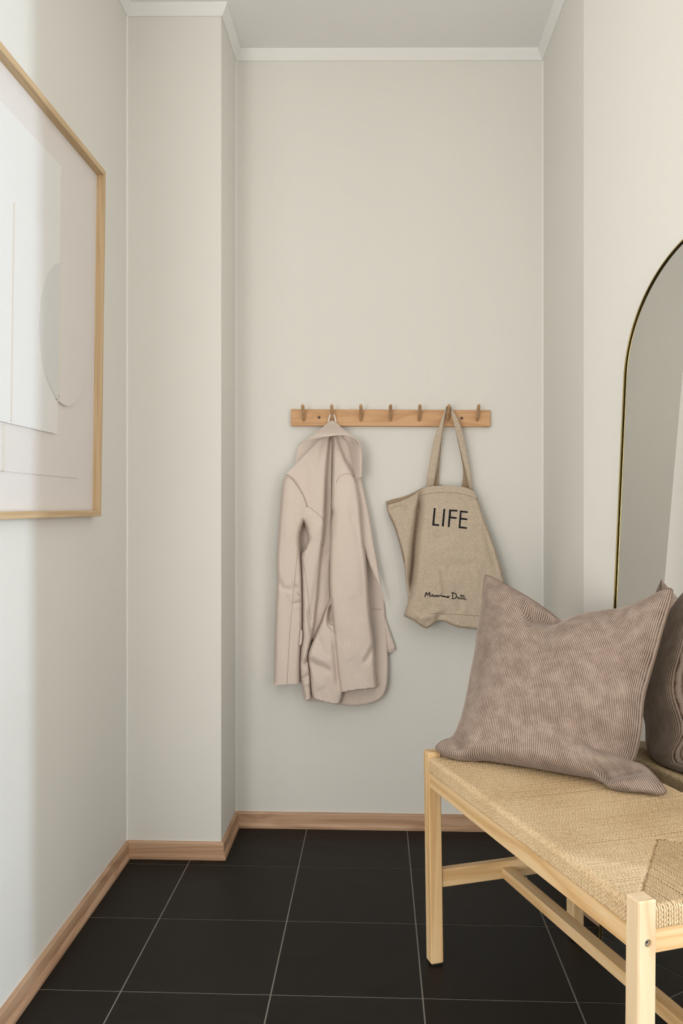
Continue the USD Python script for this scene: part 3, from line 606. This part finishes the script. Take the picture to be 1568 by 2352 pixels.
def strap(pts, off, name, **k):
    s = Sheet(pts, off, 0.0015, 3, thick=0.0025, step=1.8, smooth=1)
    return obj(name, s.mesh(), M_linen, tb, smooth=50, **k)
hof = lambda P: np.interp(P[:, 1], [930, 960, 1100, 1120], [0.044, 0.050, 0.044, 0.034])
bof = lambda P: np.interp(P[:, 1], [930, 960, 1115, 1150], [0.036, 0.034, 0.020, 0.018])
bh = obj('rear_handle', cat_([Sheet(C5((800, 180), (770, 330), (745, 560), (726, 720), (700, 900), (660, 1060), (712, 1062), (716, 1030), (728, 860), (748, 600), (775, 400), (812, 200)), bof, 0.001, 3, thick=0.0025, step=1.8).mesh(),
      Sheet(C5((850, 180), (885, 330), (930, 540), (965, 690), (994, 860), (996, 960), (976, 1080), (1070, 1085), (1060, 1000), (1030, 820), (985, 560), (900, 250)), bof, 0.001, 3, thick=0.0025, step=1.8).mesh()]), M_linen_shaded, tb, smooth=50, label='rear handle with shade put into its darker colour')
fh = obj('front_handle', cat_([Sheet(C5((808, 162), (800, 170), (778, 240), (745, 330), (718, 410), (690, 465), (668, 525), (648, 620), (628, 735), (602, 880), (572, 1075), (566, 1110), (664, 1100), (672, 1030), (692, 880), (722, 700), (755, 520), (772, 400), (790, 270), (806, 190)), hof, 0.0025, 5, thick=0.0025, step=1.8).mesh(),
      Sheet(C5((846, 162), (868, 190), (905, 245), (945, 320), (972, 385), (1002, 500), (1042, 700), (1072, 850), (1092, 1000), (1110, 1110), (1062, 1092), (1042, 965), (1002, 800), (962, 640), (912, 450), (882, 320), (856, 220), (846, 190)), hof, 0.0025, 5, thick=0.0025, step=1.8).mesh()]), M_linen, tb, smooth=50)
a0 = pz[0] + (pz[1] - pz[0]) * 0.62
arc = np.array([[a0[0] + 0.0075 * math.cos(t), a0[1] + 0.001, a0[2] + 0.0072 * math.sin(t) - 0.001] for t in np.linspace(-0.35, np.pi + 0.35, 18)])
w = np.array([0, -0.008, 0.008]); hb = np.stack([arc + w, arc - w, arc - w + (arc - a0) * 0.25, arc + w + (arc - a0) * 0.25], 1)
obj('handle_bend', grid_tube(hb), M_linen, fh, smooth=40)

# ------------------------------------------------------------------ the bench (local axes: x along its length towards the camera, y across it towards the slanted wall)
BP = np.array([0.1189, 1.968, 0.0]); BA = math.radians(19.4)
be1, be2 = np.array([math.sin(BA), -math.cos(BA), 0]), np.array([math.cos(BA), math.sin(BA), 0])
def bw(x, y, z): return BP + np.multiply.outer(x, be1) + np.multiply.outer(y, be2) + np.multiply.outer(z, [0, 0, 1.0])
LB, WB, PT = 0.774, 0.405, 0.031
bn = thing('bench', 'low pine bench with a woven paper cord seat under the ribbed cushion', 'bench', BP, BA - math.pi / 2)
# with the thing turned by BA - 90 degrees, local +x is along the bench towards the camera and local +y is across towards the wall
def leg(x0, y0, m, dx):
    b = box((x0, y0, 0.004), (x0 + PT, y0 + PT, 0.493), 0.0022)
    k = np.clip(1 - b.vertices[:, 2] / 0.493, 0, 1)
    off = np.array([dx, 0, 0]) @ np.array([be1, be2, [0, 0, 1]]).T
    b.vertices += k[:, None] * off
    l = obj('leg', b, m, bn)
    g = box((x0 + 0.003, y0 + 0.003, 0.0), (x0 + PT - 0.003, y0 + PT - 0.003, 0.004)); g.vertices += off
    obj('foot_pad', g, M_black, l, label='black felt pad')
    return l
X0, X1 = -PT, LB - PT
leg(X0, 0, PZ[0], 0.0069); leg(X0, WB - PT, PZ[1], 0.0069)
near = box((X1, 0, 0.004), (X1 + PT, PT, 0.493), 0.0022)
# front near leg: with a drilled hole for the screw
import manifold3d as mf
def man(m): return mf.Manifold(mf.Mesh(np.asarray(m.vertices, np.float32), np.asarray(m.faces, np.uint32)))
HZ, HY = 0.4315, 0.0165
cyl = trimesh.creation.cylinder(0.0058, 0.016, sections=36); cyl.apply_transform(trimesh.transformations.rotation_matrix(np.pi / 2, [0, 1, 0])); cyl.apply_translation([X1 + PT, HY, HZ])
hole = man(near) - man(cyl)
hm = hole.to_mesh(); nl = trimesh.Trimesh(hm.vert_properties[:, :3], hm.tri_verts, process=False)
k = np.clip(1 - nl.vertices[:, 2] / 0.493, 0, 1); nl.vertices += k[:, None] * (np.array([-0.004, 0, 0]) @ np.array([be1, be2, [0, 0, 1]]).T)
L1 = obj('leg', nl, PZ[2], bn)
sh = trimesh.creation.cylinder(0.0046, 0.003, sections=28); sh.apply_transform(trimesh.transformations.rotation_matrix(np.pi / 2, [0, 1, 0])); sh.apply_translation([X1 + PT - 0.0055, HY, HZ])
so = trimesh.creation.cylinder(0.0019, 0.003, sections=6); so.apply_transform(trimesh.transformations.rotation_matrix(np.pi / 2, [0, 1, 0])); so.apply_translation([X1 + PT - 0.0052, HY, HZ])
scw = obj('screw', sh, M_steel, L1, smooth=30, label='steel screw sunk in the leg')
obj('screw_socket', so, M_black, scw)
obj('foot_pad', box((X1 + 0.003 - 0.001, 0.003, 0), (X1 + PT - 0.003, PT - 0.003, 0.004)), M_black, L1, label='black felt pad')
leg(X1, WB - PT, PZ[3], -0.004)
# side rails under the weave, end rails, stretchers
RZ0, RZ1 = 0.4125, 0.4485
obj('front_rail', box((-0.002, 0.0035, RZ0), (X1 + 0.002, 0.0255, RZ1), 0.0018), PX[0], bn)
obj('rear_rail', box((-0.002, WB - 0.0255, RZ0), (X1 + 0.002, WB - 0.0035, RZ1), 0.0018), PX[1], bn)
obj('end_rail', box((X0 + 0.0045, PT - 0.002, RZ0), (X0 + 0.0265, WB - PT + 0.002, RZ1), 0.0018), PY[0], bn)
obj('end_rail', box((LB - 0.0265, PT - 0.002, RZ0), (LB - 0.0045, WB - PT + 0.002, RZ1), 0.0018), PY[1], bn)
obj('cross_stretcher', box((X0 + 0.005, PT - 0.002, 0.175), (-0.006, WB - PT + 0.002, 0.2165), 0.0018), PY[1], bn)
obj('cross_stretcher', box((X1 + 0.006, PT - 0.002, 0.175), (LB - 0.005, WB - PT + 0.002, 0.2165), 0.0018), PY[0], bn)
obj('long_stretcher', box((-0.0065, 0.191, 0.178), (X1 + 0.0065, 0.221, 0.202), 0.0018), PX[2], bn)
# woven seat
ZTOP, RC, PITCH = 0.4835, 0.00205, 0.0040
ST = UsdGeom.Xform.Define(stage, numbered(pth(bn), 'woven_seat')).GetPrim()
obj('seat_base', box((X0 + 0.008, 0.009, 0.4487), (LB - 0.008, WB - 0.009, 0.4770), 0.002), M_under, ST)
def wrap(p, z0, zt, R=0.007, n=6):
    """half path from the side face over the rounded edge: list of (outward coordinate, z)"""
    a = [(0.0, z) for z in np.linspace(z0, zt - R, 9)]
    b = [(R - R * math.cos(t), zt - R + R * math.sin(t)) for t in np.linspace(0, np.pi / 2, n + 1)[1:]]
    return a + b
def cord(path, seed, ax):
    q = resample(np.asarray(path, float), 0.0019)
    s = np.arange(len(q)) * 0.0019
    t = np.gradient(q, axis=0); t /= np.linalg.norm(t, axis=1, keepdims=True)
    b = np.zeros(3); b[ax] = 1.0
    n = np.cross(b, t); n /= np.linalg.norm(n, axis=1, keepdims=True); b = np.cross(t, n)
    th = np.linspace(0, 2 * np.pi, 8, endpoint=False)
    ph = 2 * np.pi * s / 0.0135 * 1.0 + seed
    rr = RC * (0.93 + 0.24 * np.cos(2 * (th[None] - ph[:, None])))
    v = q[:, None] + rr[..., None] * (np.cos(th)[None, :, None] * n[:, None] + np.sin(th)[None, :, None] * b[:, None])
    return grid_tube(v, False, True)
WLO, WHI, SLO, SHI = 0.0005, WB - 0.0005, X0 + 0.0025, LB - 0.0025
def dip(x, y):   # the seat sags a little
    return -0.004 * np.sin(np.pi * np.clip((x - SLO) / (SHI - SLO), 0, 1)) ** 0.6 * np.sin(np.pi * np.clip((y - WLO) / (WHI - WLO), 0, 1)) ** 0.8
main, ends = [], []
TRI = 0.192
XS = np.arange(0.0028, X1 - 0.002, PITCH); DEV = np.zeros(len(XS)); k = 6
while k < len(XS):
    g = rng.uniform(0.0004, 0.0014)
    for m in range(5):
        if k - 1 - m >= 0: DEV[k - 1 - m] -= g * math.exp(-m / 1.6)
        if k + m < len(XS): DEV[k + m] += g * math.exp(-m / 1.6)
    k += int(rng.integers(5, 14))
for i, x in enumerate(XS):
    jit = rng.normal(0, 0.00022)
    tri = TRI if X1 - x < x else 0.13; diag = min(X1 - x, x); full = diag >= tri
    lim = WB / 2 if full else PT * 0.75 + diag * (WB / 2 - PT * 0.75) / tri
    zt = ZTOP + rng.normal(0, 0.00025)
    front = [(x + jit, WLO + RC + o, z) for o, z in wrap(0, RZ1 + 0.0012, zt - RC)]
    def dv(y): return DEV[i] * sstep((min(y, WB - y) - 0.02) / 0.07)
    if full:
        ys = np.linspace(front[-1][1], WHI - RC - 0.007, 46)[1:-1]
        amp = rng.normal(0, 0.0003)
        mid = [(x + jit + dv(y) + amp * math.sin(y * 30 + i), y, zt - RC + float(dip(x, y))) for y in ys]
        rear = [(x + jit, WHI - RC - o, z) for o, z in wrap(0, RZ1 + 0.0012, zt - RC)][::-1]
        main.append(cord(front + mid + rear, rng.uniform(0, 6), 0))
    else:
        for side in (0, 1):
            ys = np.linspace(front[-1][1], max(lim, front[-1][1] + 0.004), 24)[1:]
            pa = front + [(x + jit + dv(y), y, zt - RC + float(dip(x, y)) - 0.0035 * sstep((y - lim + 0.007) / 0.007)) for y in ys]
            if side: pa = [(a, WB - b_, c_) for a, b_, c_ in pa]
            main.append(cord(pa, rng.uniform(0, 6), 0))
y = PT + 0.0028; i = 0; gap_at = 5
while y < WB - PT - 0.002:
    jit = rng.normal(0, 0.0003)
    d = (min(y, WB - y) - PT * 0.75) / (WB / 2 - PT * 0.75)
    zt = ZTOP + rng.normal(0, 0.00035)
    for side in (0, 1):
        e = SHI if side else SLO; sg = -1 if side else 1
        inner = (X1 - d * TRI) if side else d * 0.13
        pa = [(e + sg * (RC + o), y + jit, z) for o, z in wrap(0, RZ1 + 0.0012, zt - RC)]
        xs = np.linspace(pa[-1][0], inner, 30)[1:]
        if (xs[-1] - xs[0]) * sg <= 0: xs = np.linspace(pa[-1][0], pa[-1][0] + sg * 0.004, 4)[1:]
        pa += [(xx, y + jit + 0.0006 * math.sin(xx * 40 + i), zt - RC + float(dip(xx, y)) - 0.0045 * sstep((sg * (xx - inner) + 0.008) / 0.008)) for xx in xs]
        ends.append(cord(pa, rng.uniform(0, 6), 1))
    i += 1; y += 0.0043
    if i == gap_at:
        y += rng.uniform(0.0003, 0.0009); gap_at = i + int(rng.integers(4, 10))
obj('cord_weave', cat_(main), M_cord, ST, smooth=True, kind='stuff')
obj('end_cord_weave', cat_(ends), M_cord, ST, smooth=True, kind='stuff')

# ------------------------------------------------------------------ the leaning arched mirror (local x along the slanted wall, y out of it, z up)
MR, MZ, LEAN, MT = 0.30, 1.668, 0.052, 0.012
mbase = CORN + (0.2055 + MR) * WD + WN * 0.0005
mi = thing('mirror', 'tall arched floor mirror in a thin brass frame leaning on the slanted wall', 'mirror', (0, 0, 0))
def mpt(x, z, d):
    """x along the wall from the mirror's middle, z height, d depth in front of the back of the mirror"""
    x, z, d = np.broadcast_arrays(np.asarray(x, float), np.asarray(z, float), np.asarray(d, float))
    out = LEAN * (MZ - z) + d
    p = mbase[None] + x.reshape(-1, 1) * WD + out.reshape(-1, 1) * WN
    return np.c_[p, z.reshape(-1)]
def arch(inset, n=96):
    r = MR - inset
    t = np.linspace(0, np.pi, n)
    a = np.c_[-r * np.cos(t), MZ - MR + r * np.sin(t)]
    zb = 0.0005 + inset
    zs = np.linspace(MZ - MR, zb, 40)[1:]
    return np.vstack([a, np.c_[np.full(len(zs), r), zs], np.c_[np.linspace(r, -r, 30)[1:-1], np.full(28, zb)], np.c_[np.full(len(zs), -r), zs[::-1]]])
def band(i0, i1, d0, d1):
    a, b = arch(i0), arch(i1)
    ring = np.stack([mpt(a[:, 0], a[:, 1], d0), mpt(a[:, 0], a[:, 1], d1 - 0.001), mpt(a[:, 0] * (1 - 0.001 / MR), a[:, 1], d1), mpt(b[:, 0], b[:, 1], d1), mpt(b[:, 0], b[:, 1], d0)], 1)
    m = grid_tube(ring, True); m.fix_normals(); return m
obj('brass_frame', band(0.0, 0.0030, 0.0, MT), M_brass, mi, smooth=25)
obj('shadow_gap', band(0.0030, 0.0068, 0.001, MT - 0.006), M_black, mi, smooth=25, label='black gap between frame and glass')
g = arch(0.0068)
for nm, d, mm in (('glass', MT - 0.004, M_mirror), ('backing', 0.002, M_black)):
    po = Polygon(g); v, f = trimesh.creation.triangulate_polygon(po, engine='earcut')
    A = mpt(v[:, 0], v[:, 1], d); B = mpt(v[:, 0], v[:, 1], d - 0.0015)
    n_ = np.cross(A[f[:, 1]] - A[f[:, 0]], A[f[:, 2]] - A[f[:, 0]]) @ np.array([*WN, 0])
    f[n_ < 0] = f[n_ < 0][:, ::-1]
    m = trimesh.Trimesh(np.vstack([A, B]), np.vstack([f, f[:, ::-1] + len(v)]), process=False)
    obj(nm, m, mm, mi)

# ------------------------------------------------------------------ the cushion: a patch between four edge curves, blown up to both sides
cu = thing('cushion', 'taupe ribbed square cushion with pointed corners propped on the woven bench seat', 'cushion')
BL, BR = np.array([0.137, 1.972, 0.500]), np.array([0.5725, 1.7125, 0.4985])
TL, TR = np.array([0.272, 2.115, 0.892]), np.array([0.628, 1.835, 0.884])
def pix(p):
    x, y, z = p; xc, d = x * _cs + y * _sn, -x * _sn + y * _cs
    return np.array([U0 + F * xc / d, V0 - F * (z - EYE) / d])
def edge(pts, A, B, n, lift=()):
    """photograph polyline from corner A to corner B as a curve in space, its depth running evenly between the corners'"""
    q = resample(smoothline(pts, False, 2), 1.0)
    d = np.r_[0, np.cumsum(np.linalg.norm(np.diff(q, axis=0), axis=1))]; s = d / d[-1]
    t = np.linspace(0, 1, n); uu = np.stack([np.interp(t, s, q[:, k]) for k in range(2)], 1)
    r = rays(uu[:, 0], uu[:, 1])
    ta, tb_ = A[1] / rays(*pix(A))[1], B[1] / rays(*pix(B))[1]
    dep = ta + (tb_ - ta) * t
    for c_, w_, a_ in lift: dep = dep + a_ * np.exp(-((t - c_) / w_) ** 2)
    return EYEP + r * dep[:, None]
N = 121
top = edge([(1115, 1321), (1122, 1322), (1165, 1345), (1222, 1378), (1262, 1406), (1288, 1428), (1312, 1424), (1345, 1411), (1400, 1403), (1440, 1398), (1475, 1380), (1515, 1358), (1538, 1350), (1544, 1356)], TL, TR, N, [(0.40, 0.16, 0.03)])
bot = edge([(1000, 1716), (1004, 1727), (1040, 1743), (1110, 1758), (1170, 1765), (1240, 1782), (1300, 1800), (1345, 1812), (1400, 1822), (1460, 1827), (1522, 1826), (1530, 1818)], BL, BR, N)
lef = edge([(1115, 1321), (1110, 1345), (1106, 1400), (1098, 1450), (1094, 1500), (1085, 1545), (1077, 1590), (1069, 1630), (1054, 1672), (1040, 1694), (1012, 1703), (1000, 1716)], TL, BL, N, [(0.45, 0.3, 0.075)])
rig = edge([(1544, 1356), (1540, 1385), (1523, 1440), (1508, 1498), (1490, 1555), (1476, 1606), (1474, 1650), (1468, 1700), (1458, 1738), (1450, 1752), (1470, 1752), (1492, 1768), (1515, 1795), (1530, 1818)], TR, BR, N, [(0.50, 0.26, 0.085), (0.80, 0.13, 0.105)])
# between its ears the lower seam is tucked under the body, on the seat
_w = sstep((np.linspace(0, 1, N) - 0.10) / 0.14) * sstep((0.80 - np.linspace(0, 1, N)) / 0.12)
_h = np.array([0.40, 0.92, 0.0])
bot = bot + (0.020 * _w)[:, None] * _h; bot[:, 2] = bot[:, 2] * (1 - _w) + 0.489 * _w
s = np.linspace(0, 1, N); Sg, Tg = np.meshgrid(s, s)          # Tg 0 at the top edge
def lerp(A, B): return A + (B - A) * s[:, None]
flat_ = (1 - Tg)[..., None] * lerp(top[0], top[-1])[None] + Tg[..., None] * lerp(bot[0], bot[-1])[None]
co = flat_ + ((1 - Tg) ** 1.6)[..., None] * (top - lerp(top[0], top[-1]))[None] + (Tg ** 1.8)[..., None] * (bot - lerp(bot[0], bot[-1]))[None] \
    + ((1 - Sg) ** 2.6)[..., None] * (lef - lerp(lef[0], lef[-1]))[:, None]
_dv = rig - lerp(rig[0], rig[-1]); _vr = rig - EYEP; _vr /= np.linalg.norm(_vr, axis=1, keepdims=True)
_par = (_dv * _vr).sum(1, keepdims=True) * _vr
co = co + (Sg ** 1.25)[..., None] * _par[:, None] + (Sg ** 2.6)[..., None] * (_dv - _par)[:, None]
nrm = np.cross(BR - BL, TL - BL); nrm /= np.linalg.norm(nrm)
if nrm[1] > 0: nrm = -nrm
a_, b_ = 2 * Sg - 1, 2 * Tg - 1
puff = ((1 - a_ ** 2) * np.where(b_ > 0, 1 - b_ ** 2 * (1 - sstep(np.minimum(Sg, 1 - Sg) / 0.2)) - b_.clip(0) ** 4 * sstep(np.minimum(Sg, 1 - Sg) / 0.2), 1 - b_ ** 2)).clip(0)
front = 0.108 * puff ** 0.5
back = 0.105 * puff ** 0.5
def gcrease(line, amp, w):
    P = np.c_[Sg.ravel(), Tg.ravel()]; return crease(P, line, amp, w).reshape(N, N)
msk = np.clip(puff * 5, 0, 1)
front = front + msk * (gcrease([(0.42, 0.0), (0.40, 0.07), (0.33, 0.13), (0.28, 0.16)], -0.034, 0.055) + gcrease([(0.30, 0.17), (0.45, 0.36), (0.62, 0.58)], -0.006, 0.05)
    + gcrease([(0.24, 0.40), (0.36, 0.55), (0.40, 0.66)], -0.005, 0.05) + gcrease([(0.66, 0.02), (0.74, 0.10), (0.88, 0.22)], -0.012, 0.04) + gcrease([(0.84, 0.12), (0.90, 0.24), (0.93, 0.33)], -0.008, 0.035)
    + gcrease([(1.0, 0.87), (0.90, 0.885), (0.80, 0.915), (0.72, 0.96)], -0.052, 0.032) + gcrease([(0.97, 0.80), (0.85, 0.82), (0.72, 0.87)], 0.010, 0.05) + gcrease([(0.0, 0.86), (0.07, 0.885), (0.13, 0.95)], -0.026, 0.028) + gcrease([(0.02, 0.58), (0.07, 0.66)], -0.008, 0.04))
front = front + msk * 0.007 * (meshkit.fbm(np.stack([Sg * 5, Tg * 5, Sg * 0], -1), 3, 4) - 0.5)
_mn = np.array([*WN, LEAN]); _ml = np.linalg.norm(_mn); _mn = _mn / _ml
def clear(Q): return ((Q - np.array([*mbase, 0])) @ np.array([*WN, 0]) - LEAN * (MZ - Q[..., 2]) - MT) / _ml
co = co + np.maximum(0.007 - clear(co), 0)[..., None] * _mn
room = np.maximum(clear(co) - 0.006, 0.001) / max(-(-nrm @ _mn), 0.05)      # how far the back may swell before it meets the mirror
back = room * np.tanh(back / room)
A = co + front[..., None] * nrm; B = co - back[..., None] * nrm
# the underside rests on the seat instead of sinking into it; nothing pokes through the mirror
zmin = 0.4862
for Q in (A, B):
    Q[..., 2] = np.where(Q[..., 2] < zmin, zmin + (Q[..., 2] - zmin) * 0.02, Q[..., 2])
idx = np.arange(N * N).reshape(N, N)
q = np.stack([idx[:-1, :-1], idx[1:, :-1], idx[1:, 1:], idx[:-1, 1:]], -1).reshape(-1, 4)
fa = np.vstack([q[:, [0, 1, 2]], q[:, [0, 2, 3]]])
def patch(Q, f):
    m = trimesh.Trimesh(Q.reshape(-1, 3), f, process=False); return m
n_ = np.cross(A[1, 0] - A[0, 0], A[0, 1] - A[0, 0])
c_ = A.reshape(-1, 3); nn = np.cross(c_[fa[:, 1]] - c_[fa[:, 0]], c_[fa[:, 2]] - c_[fa[:, 0]]).mean(0) @ nrm
ff, fb = (fa, fa[:, ::-1]) if nn > 0 else (fa[:, ::-1], fa)
uv = np.c_[(Sg * 0.50).ravel(), ((1 - Tg) * 0.50).ravel()]
cs = obj('cover_front', patch(A, ff), M_rib, cu, smooth=True, uv=uv)
obj('cover_back', patch(B, fb), M_rib, cu, smooth=True, uv=uv)
rim = np.vstack([co[0, :-1], co[:-1, -1], co[-1, :0:-1], co[:0:-1, 0]])
rim[:, 2] = np.maximum(rim[:, 2], zmin)
obj('edge_seam', tube(rim, 0.0017, 6, closed=True), M_rib_seam, cu, smooth=True)

# ------------------------------------------------------------------ the framed relief picture on the left wall
FY1, FY0, FD, FW = 2.233, 1.533, 0.0245, 0.0155           # far edge, near edge, depth, front width
FZ0, FZ1, FLEAN = 1.037, 1.9545, 0.0125
pf = thing('framed_picture', 'large light oak box frame holding a white paper relief on the left wall', 'picture')
def fpt(v):
    v = np.asarray(v, float).copy()
    v[:, 0] = XL + 0.001 + v[:, 0] + FLEAN * np.clip((v[:, 2] - FZ0) / (FZ1 - FZ0), 0, 1.2); return v
def fbar(pts, m):
    h = trimesh.convex.convex_hull(np.array(pts, float)); h.vertices = fpt(h.vertices); obj('frame_rail', h, m, pf)
def mitre(y0, y1, yi0, yi1, z, zi, m):
    e = 0.001; P = []
    for (d) in (0.0, FD - e): P += [(d, y0, z), (d, y1, z), (d, yi0, zi), (d, yi1, zi)]
    s = 1 if zi > z else -1
    P += [(FD, y0 + e, z + s * e), (FD, y1 - e, z + s * e), (FD, yi0 - e, zi - s * e), (FD, yi1 + e, zi - s * e)]
    fbar(P, m)
mitre(FY0, FY1, FY0 + FW, FY1 - FW, FZ0, FZ0 + FW, M_oaky); mitre(FY0, FY1, FY0 + FW, FY1 - FW, FZ1, FZ1 - FW, M_oaky)
for y, s in ((FY1, -1), (FY0, 1)):
    e = 0.001; P = []
    for d in (0.0, FD - e): P += [(d, y, FZ0), (d, y, FZ1), (d, y + s * FW, FZ0 + FW), (d, y + s * FW, FZ1 - FW)]
    P += [(FD, y + s * e, FZ0 + e), (FD, y + s * e, FZ1 - e), (FD, y + s * (FW - e), FZ0 + FW - e), (FD, y + s * (FW - e), FZ1 - FW + e)]
    fbar(P, M_oakz)
def sheet_art(name, poly, d0, d1, m, lab=None):
    """paper shape in the (y, z) plane between depths d0 and d1"""
    e = trimesh.creation.extrude_polygon(poly, d1 - d0, engine='earcut')
    v = e.vertices; e.vertices = fpt(np.c_[v[:, 2] + d0, v[:, 0], v[:, 1]]); e.fix_normals()
    return obj(name, e, m, pf, label=lab)
def torn(poly, amp=0.0012, seed=0):
    r = resample(np.array(poly.exterior.coords)[:-1], 0.004, True)
    n = meshkit.fbm(np.c_[r * 90, np.zeros(len(r))], 3, seed) - 0.5
    return Polygon(r + (n * 2 * amp)[:, None] * np.array([0.7, 0.7])).buffer(0)
AX = XL + 0.001 + 0.006
def art(u, v):
    p = on_x(u, v, AX + 0.006); return p[1], p[2]
IY0, IY1, IZ0, IZ1 = FY0 + FW, FY1 - FW, FZ0 + FW, FZ1 - FW
sheet_art('backing_board', shapely.box(IY0 - 0.004, IZ0 - 0.004, IY1 + 0.004, IZ1 + 0.004), 0.001, 0.005, M_art_b)
A2 = lambda x, y: art(x / 2.8, 380 + y / 2.8)
ya, za = A2(515, 2012); yb, _ = A2(32, 1970); _, zc = A2(548, 400)
sheet_art('paper_sheet', torn(shapely.box(IY0 + 0.03, za, ya, IZ1 - 0.06), 0.0006, 3), 0.005, 0.0068, M_art_b)
yd, zd = A2(352, 1725); ye, ze = A2(380, 505); _, zu = art(135, 384)
sheet_art('paper_sheet', torn(shapely.box(IY0 + 0.04, zd, A2(372, 1000)[0], zu), 0.0006, 9), 0.0068, 0.0082, M_art_a)
sheet_art('paper_sheet', torn(shapely.box(IY0 + 0.05, zd, yd, ze), 0.0008, 5), 0.0082, 0.0108, M_art_a)
yf, zf = A2(66, 245); yg, zg = A2(32, 1968)
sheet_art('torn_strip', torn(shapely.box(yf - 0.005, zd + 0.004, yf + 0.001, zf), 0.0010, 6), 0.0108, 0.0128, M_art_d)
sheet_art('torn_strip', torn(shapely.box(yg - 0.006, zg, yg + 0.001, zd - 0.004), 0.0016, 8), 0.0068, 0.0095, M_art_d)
# the disc: grey half recessed on the upper sheet, blush half raised at its right
cy0, cz0 = A2(236, 1000); cy1, cz1 = A2(556, 1100); _, ct_ = A2(375, 620); _, cb_ = A2(425, 1548)
ccy, ccz, cr = (cy0 + cy1) / 2, (ct_ + cb_) / 2, (cy1 - cy0) / 2
cz_r = (ct_ - cb_) / 2
ell = shapely.affinity.scale(Point(ccy, ccz).buffer(1.0, 96), cr, cz_r, origin=(ccy, ccz))
ys = A2(368, 1000)[0]
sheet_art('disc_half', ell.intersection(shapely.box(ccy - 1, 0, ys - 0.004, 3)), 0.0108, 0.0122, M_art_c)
sheet_art('disc_half', ell.intersection(shapely.box(ys + 0.002, 0, ccy + 1, 3)), 0.0068, 0.0122, M_art_b)
zt_, zb_ = A2(368, 650)[1], A2(350, 1475)[1]
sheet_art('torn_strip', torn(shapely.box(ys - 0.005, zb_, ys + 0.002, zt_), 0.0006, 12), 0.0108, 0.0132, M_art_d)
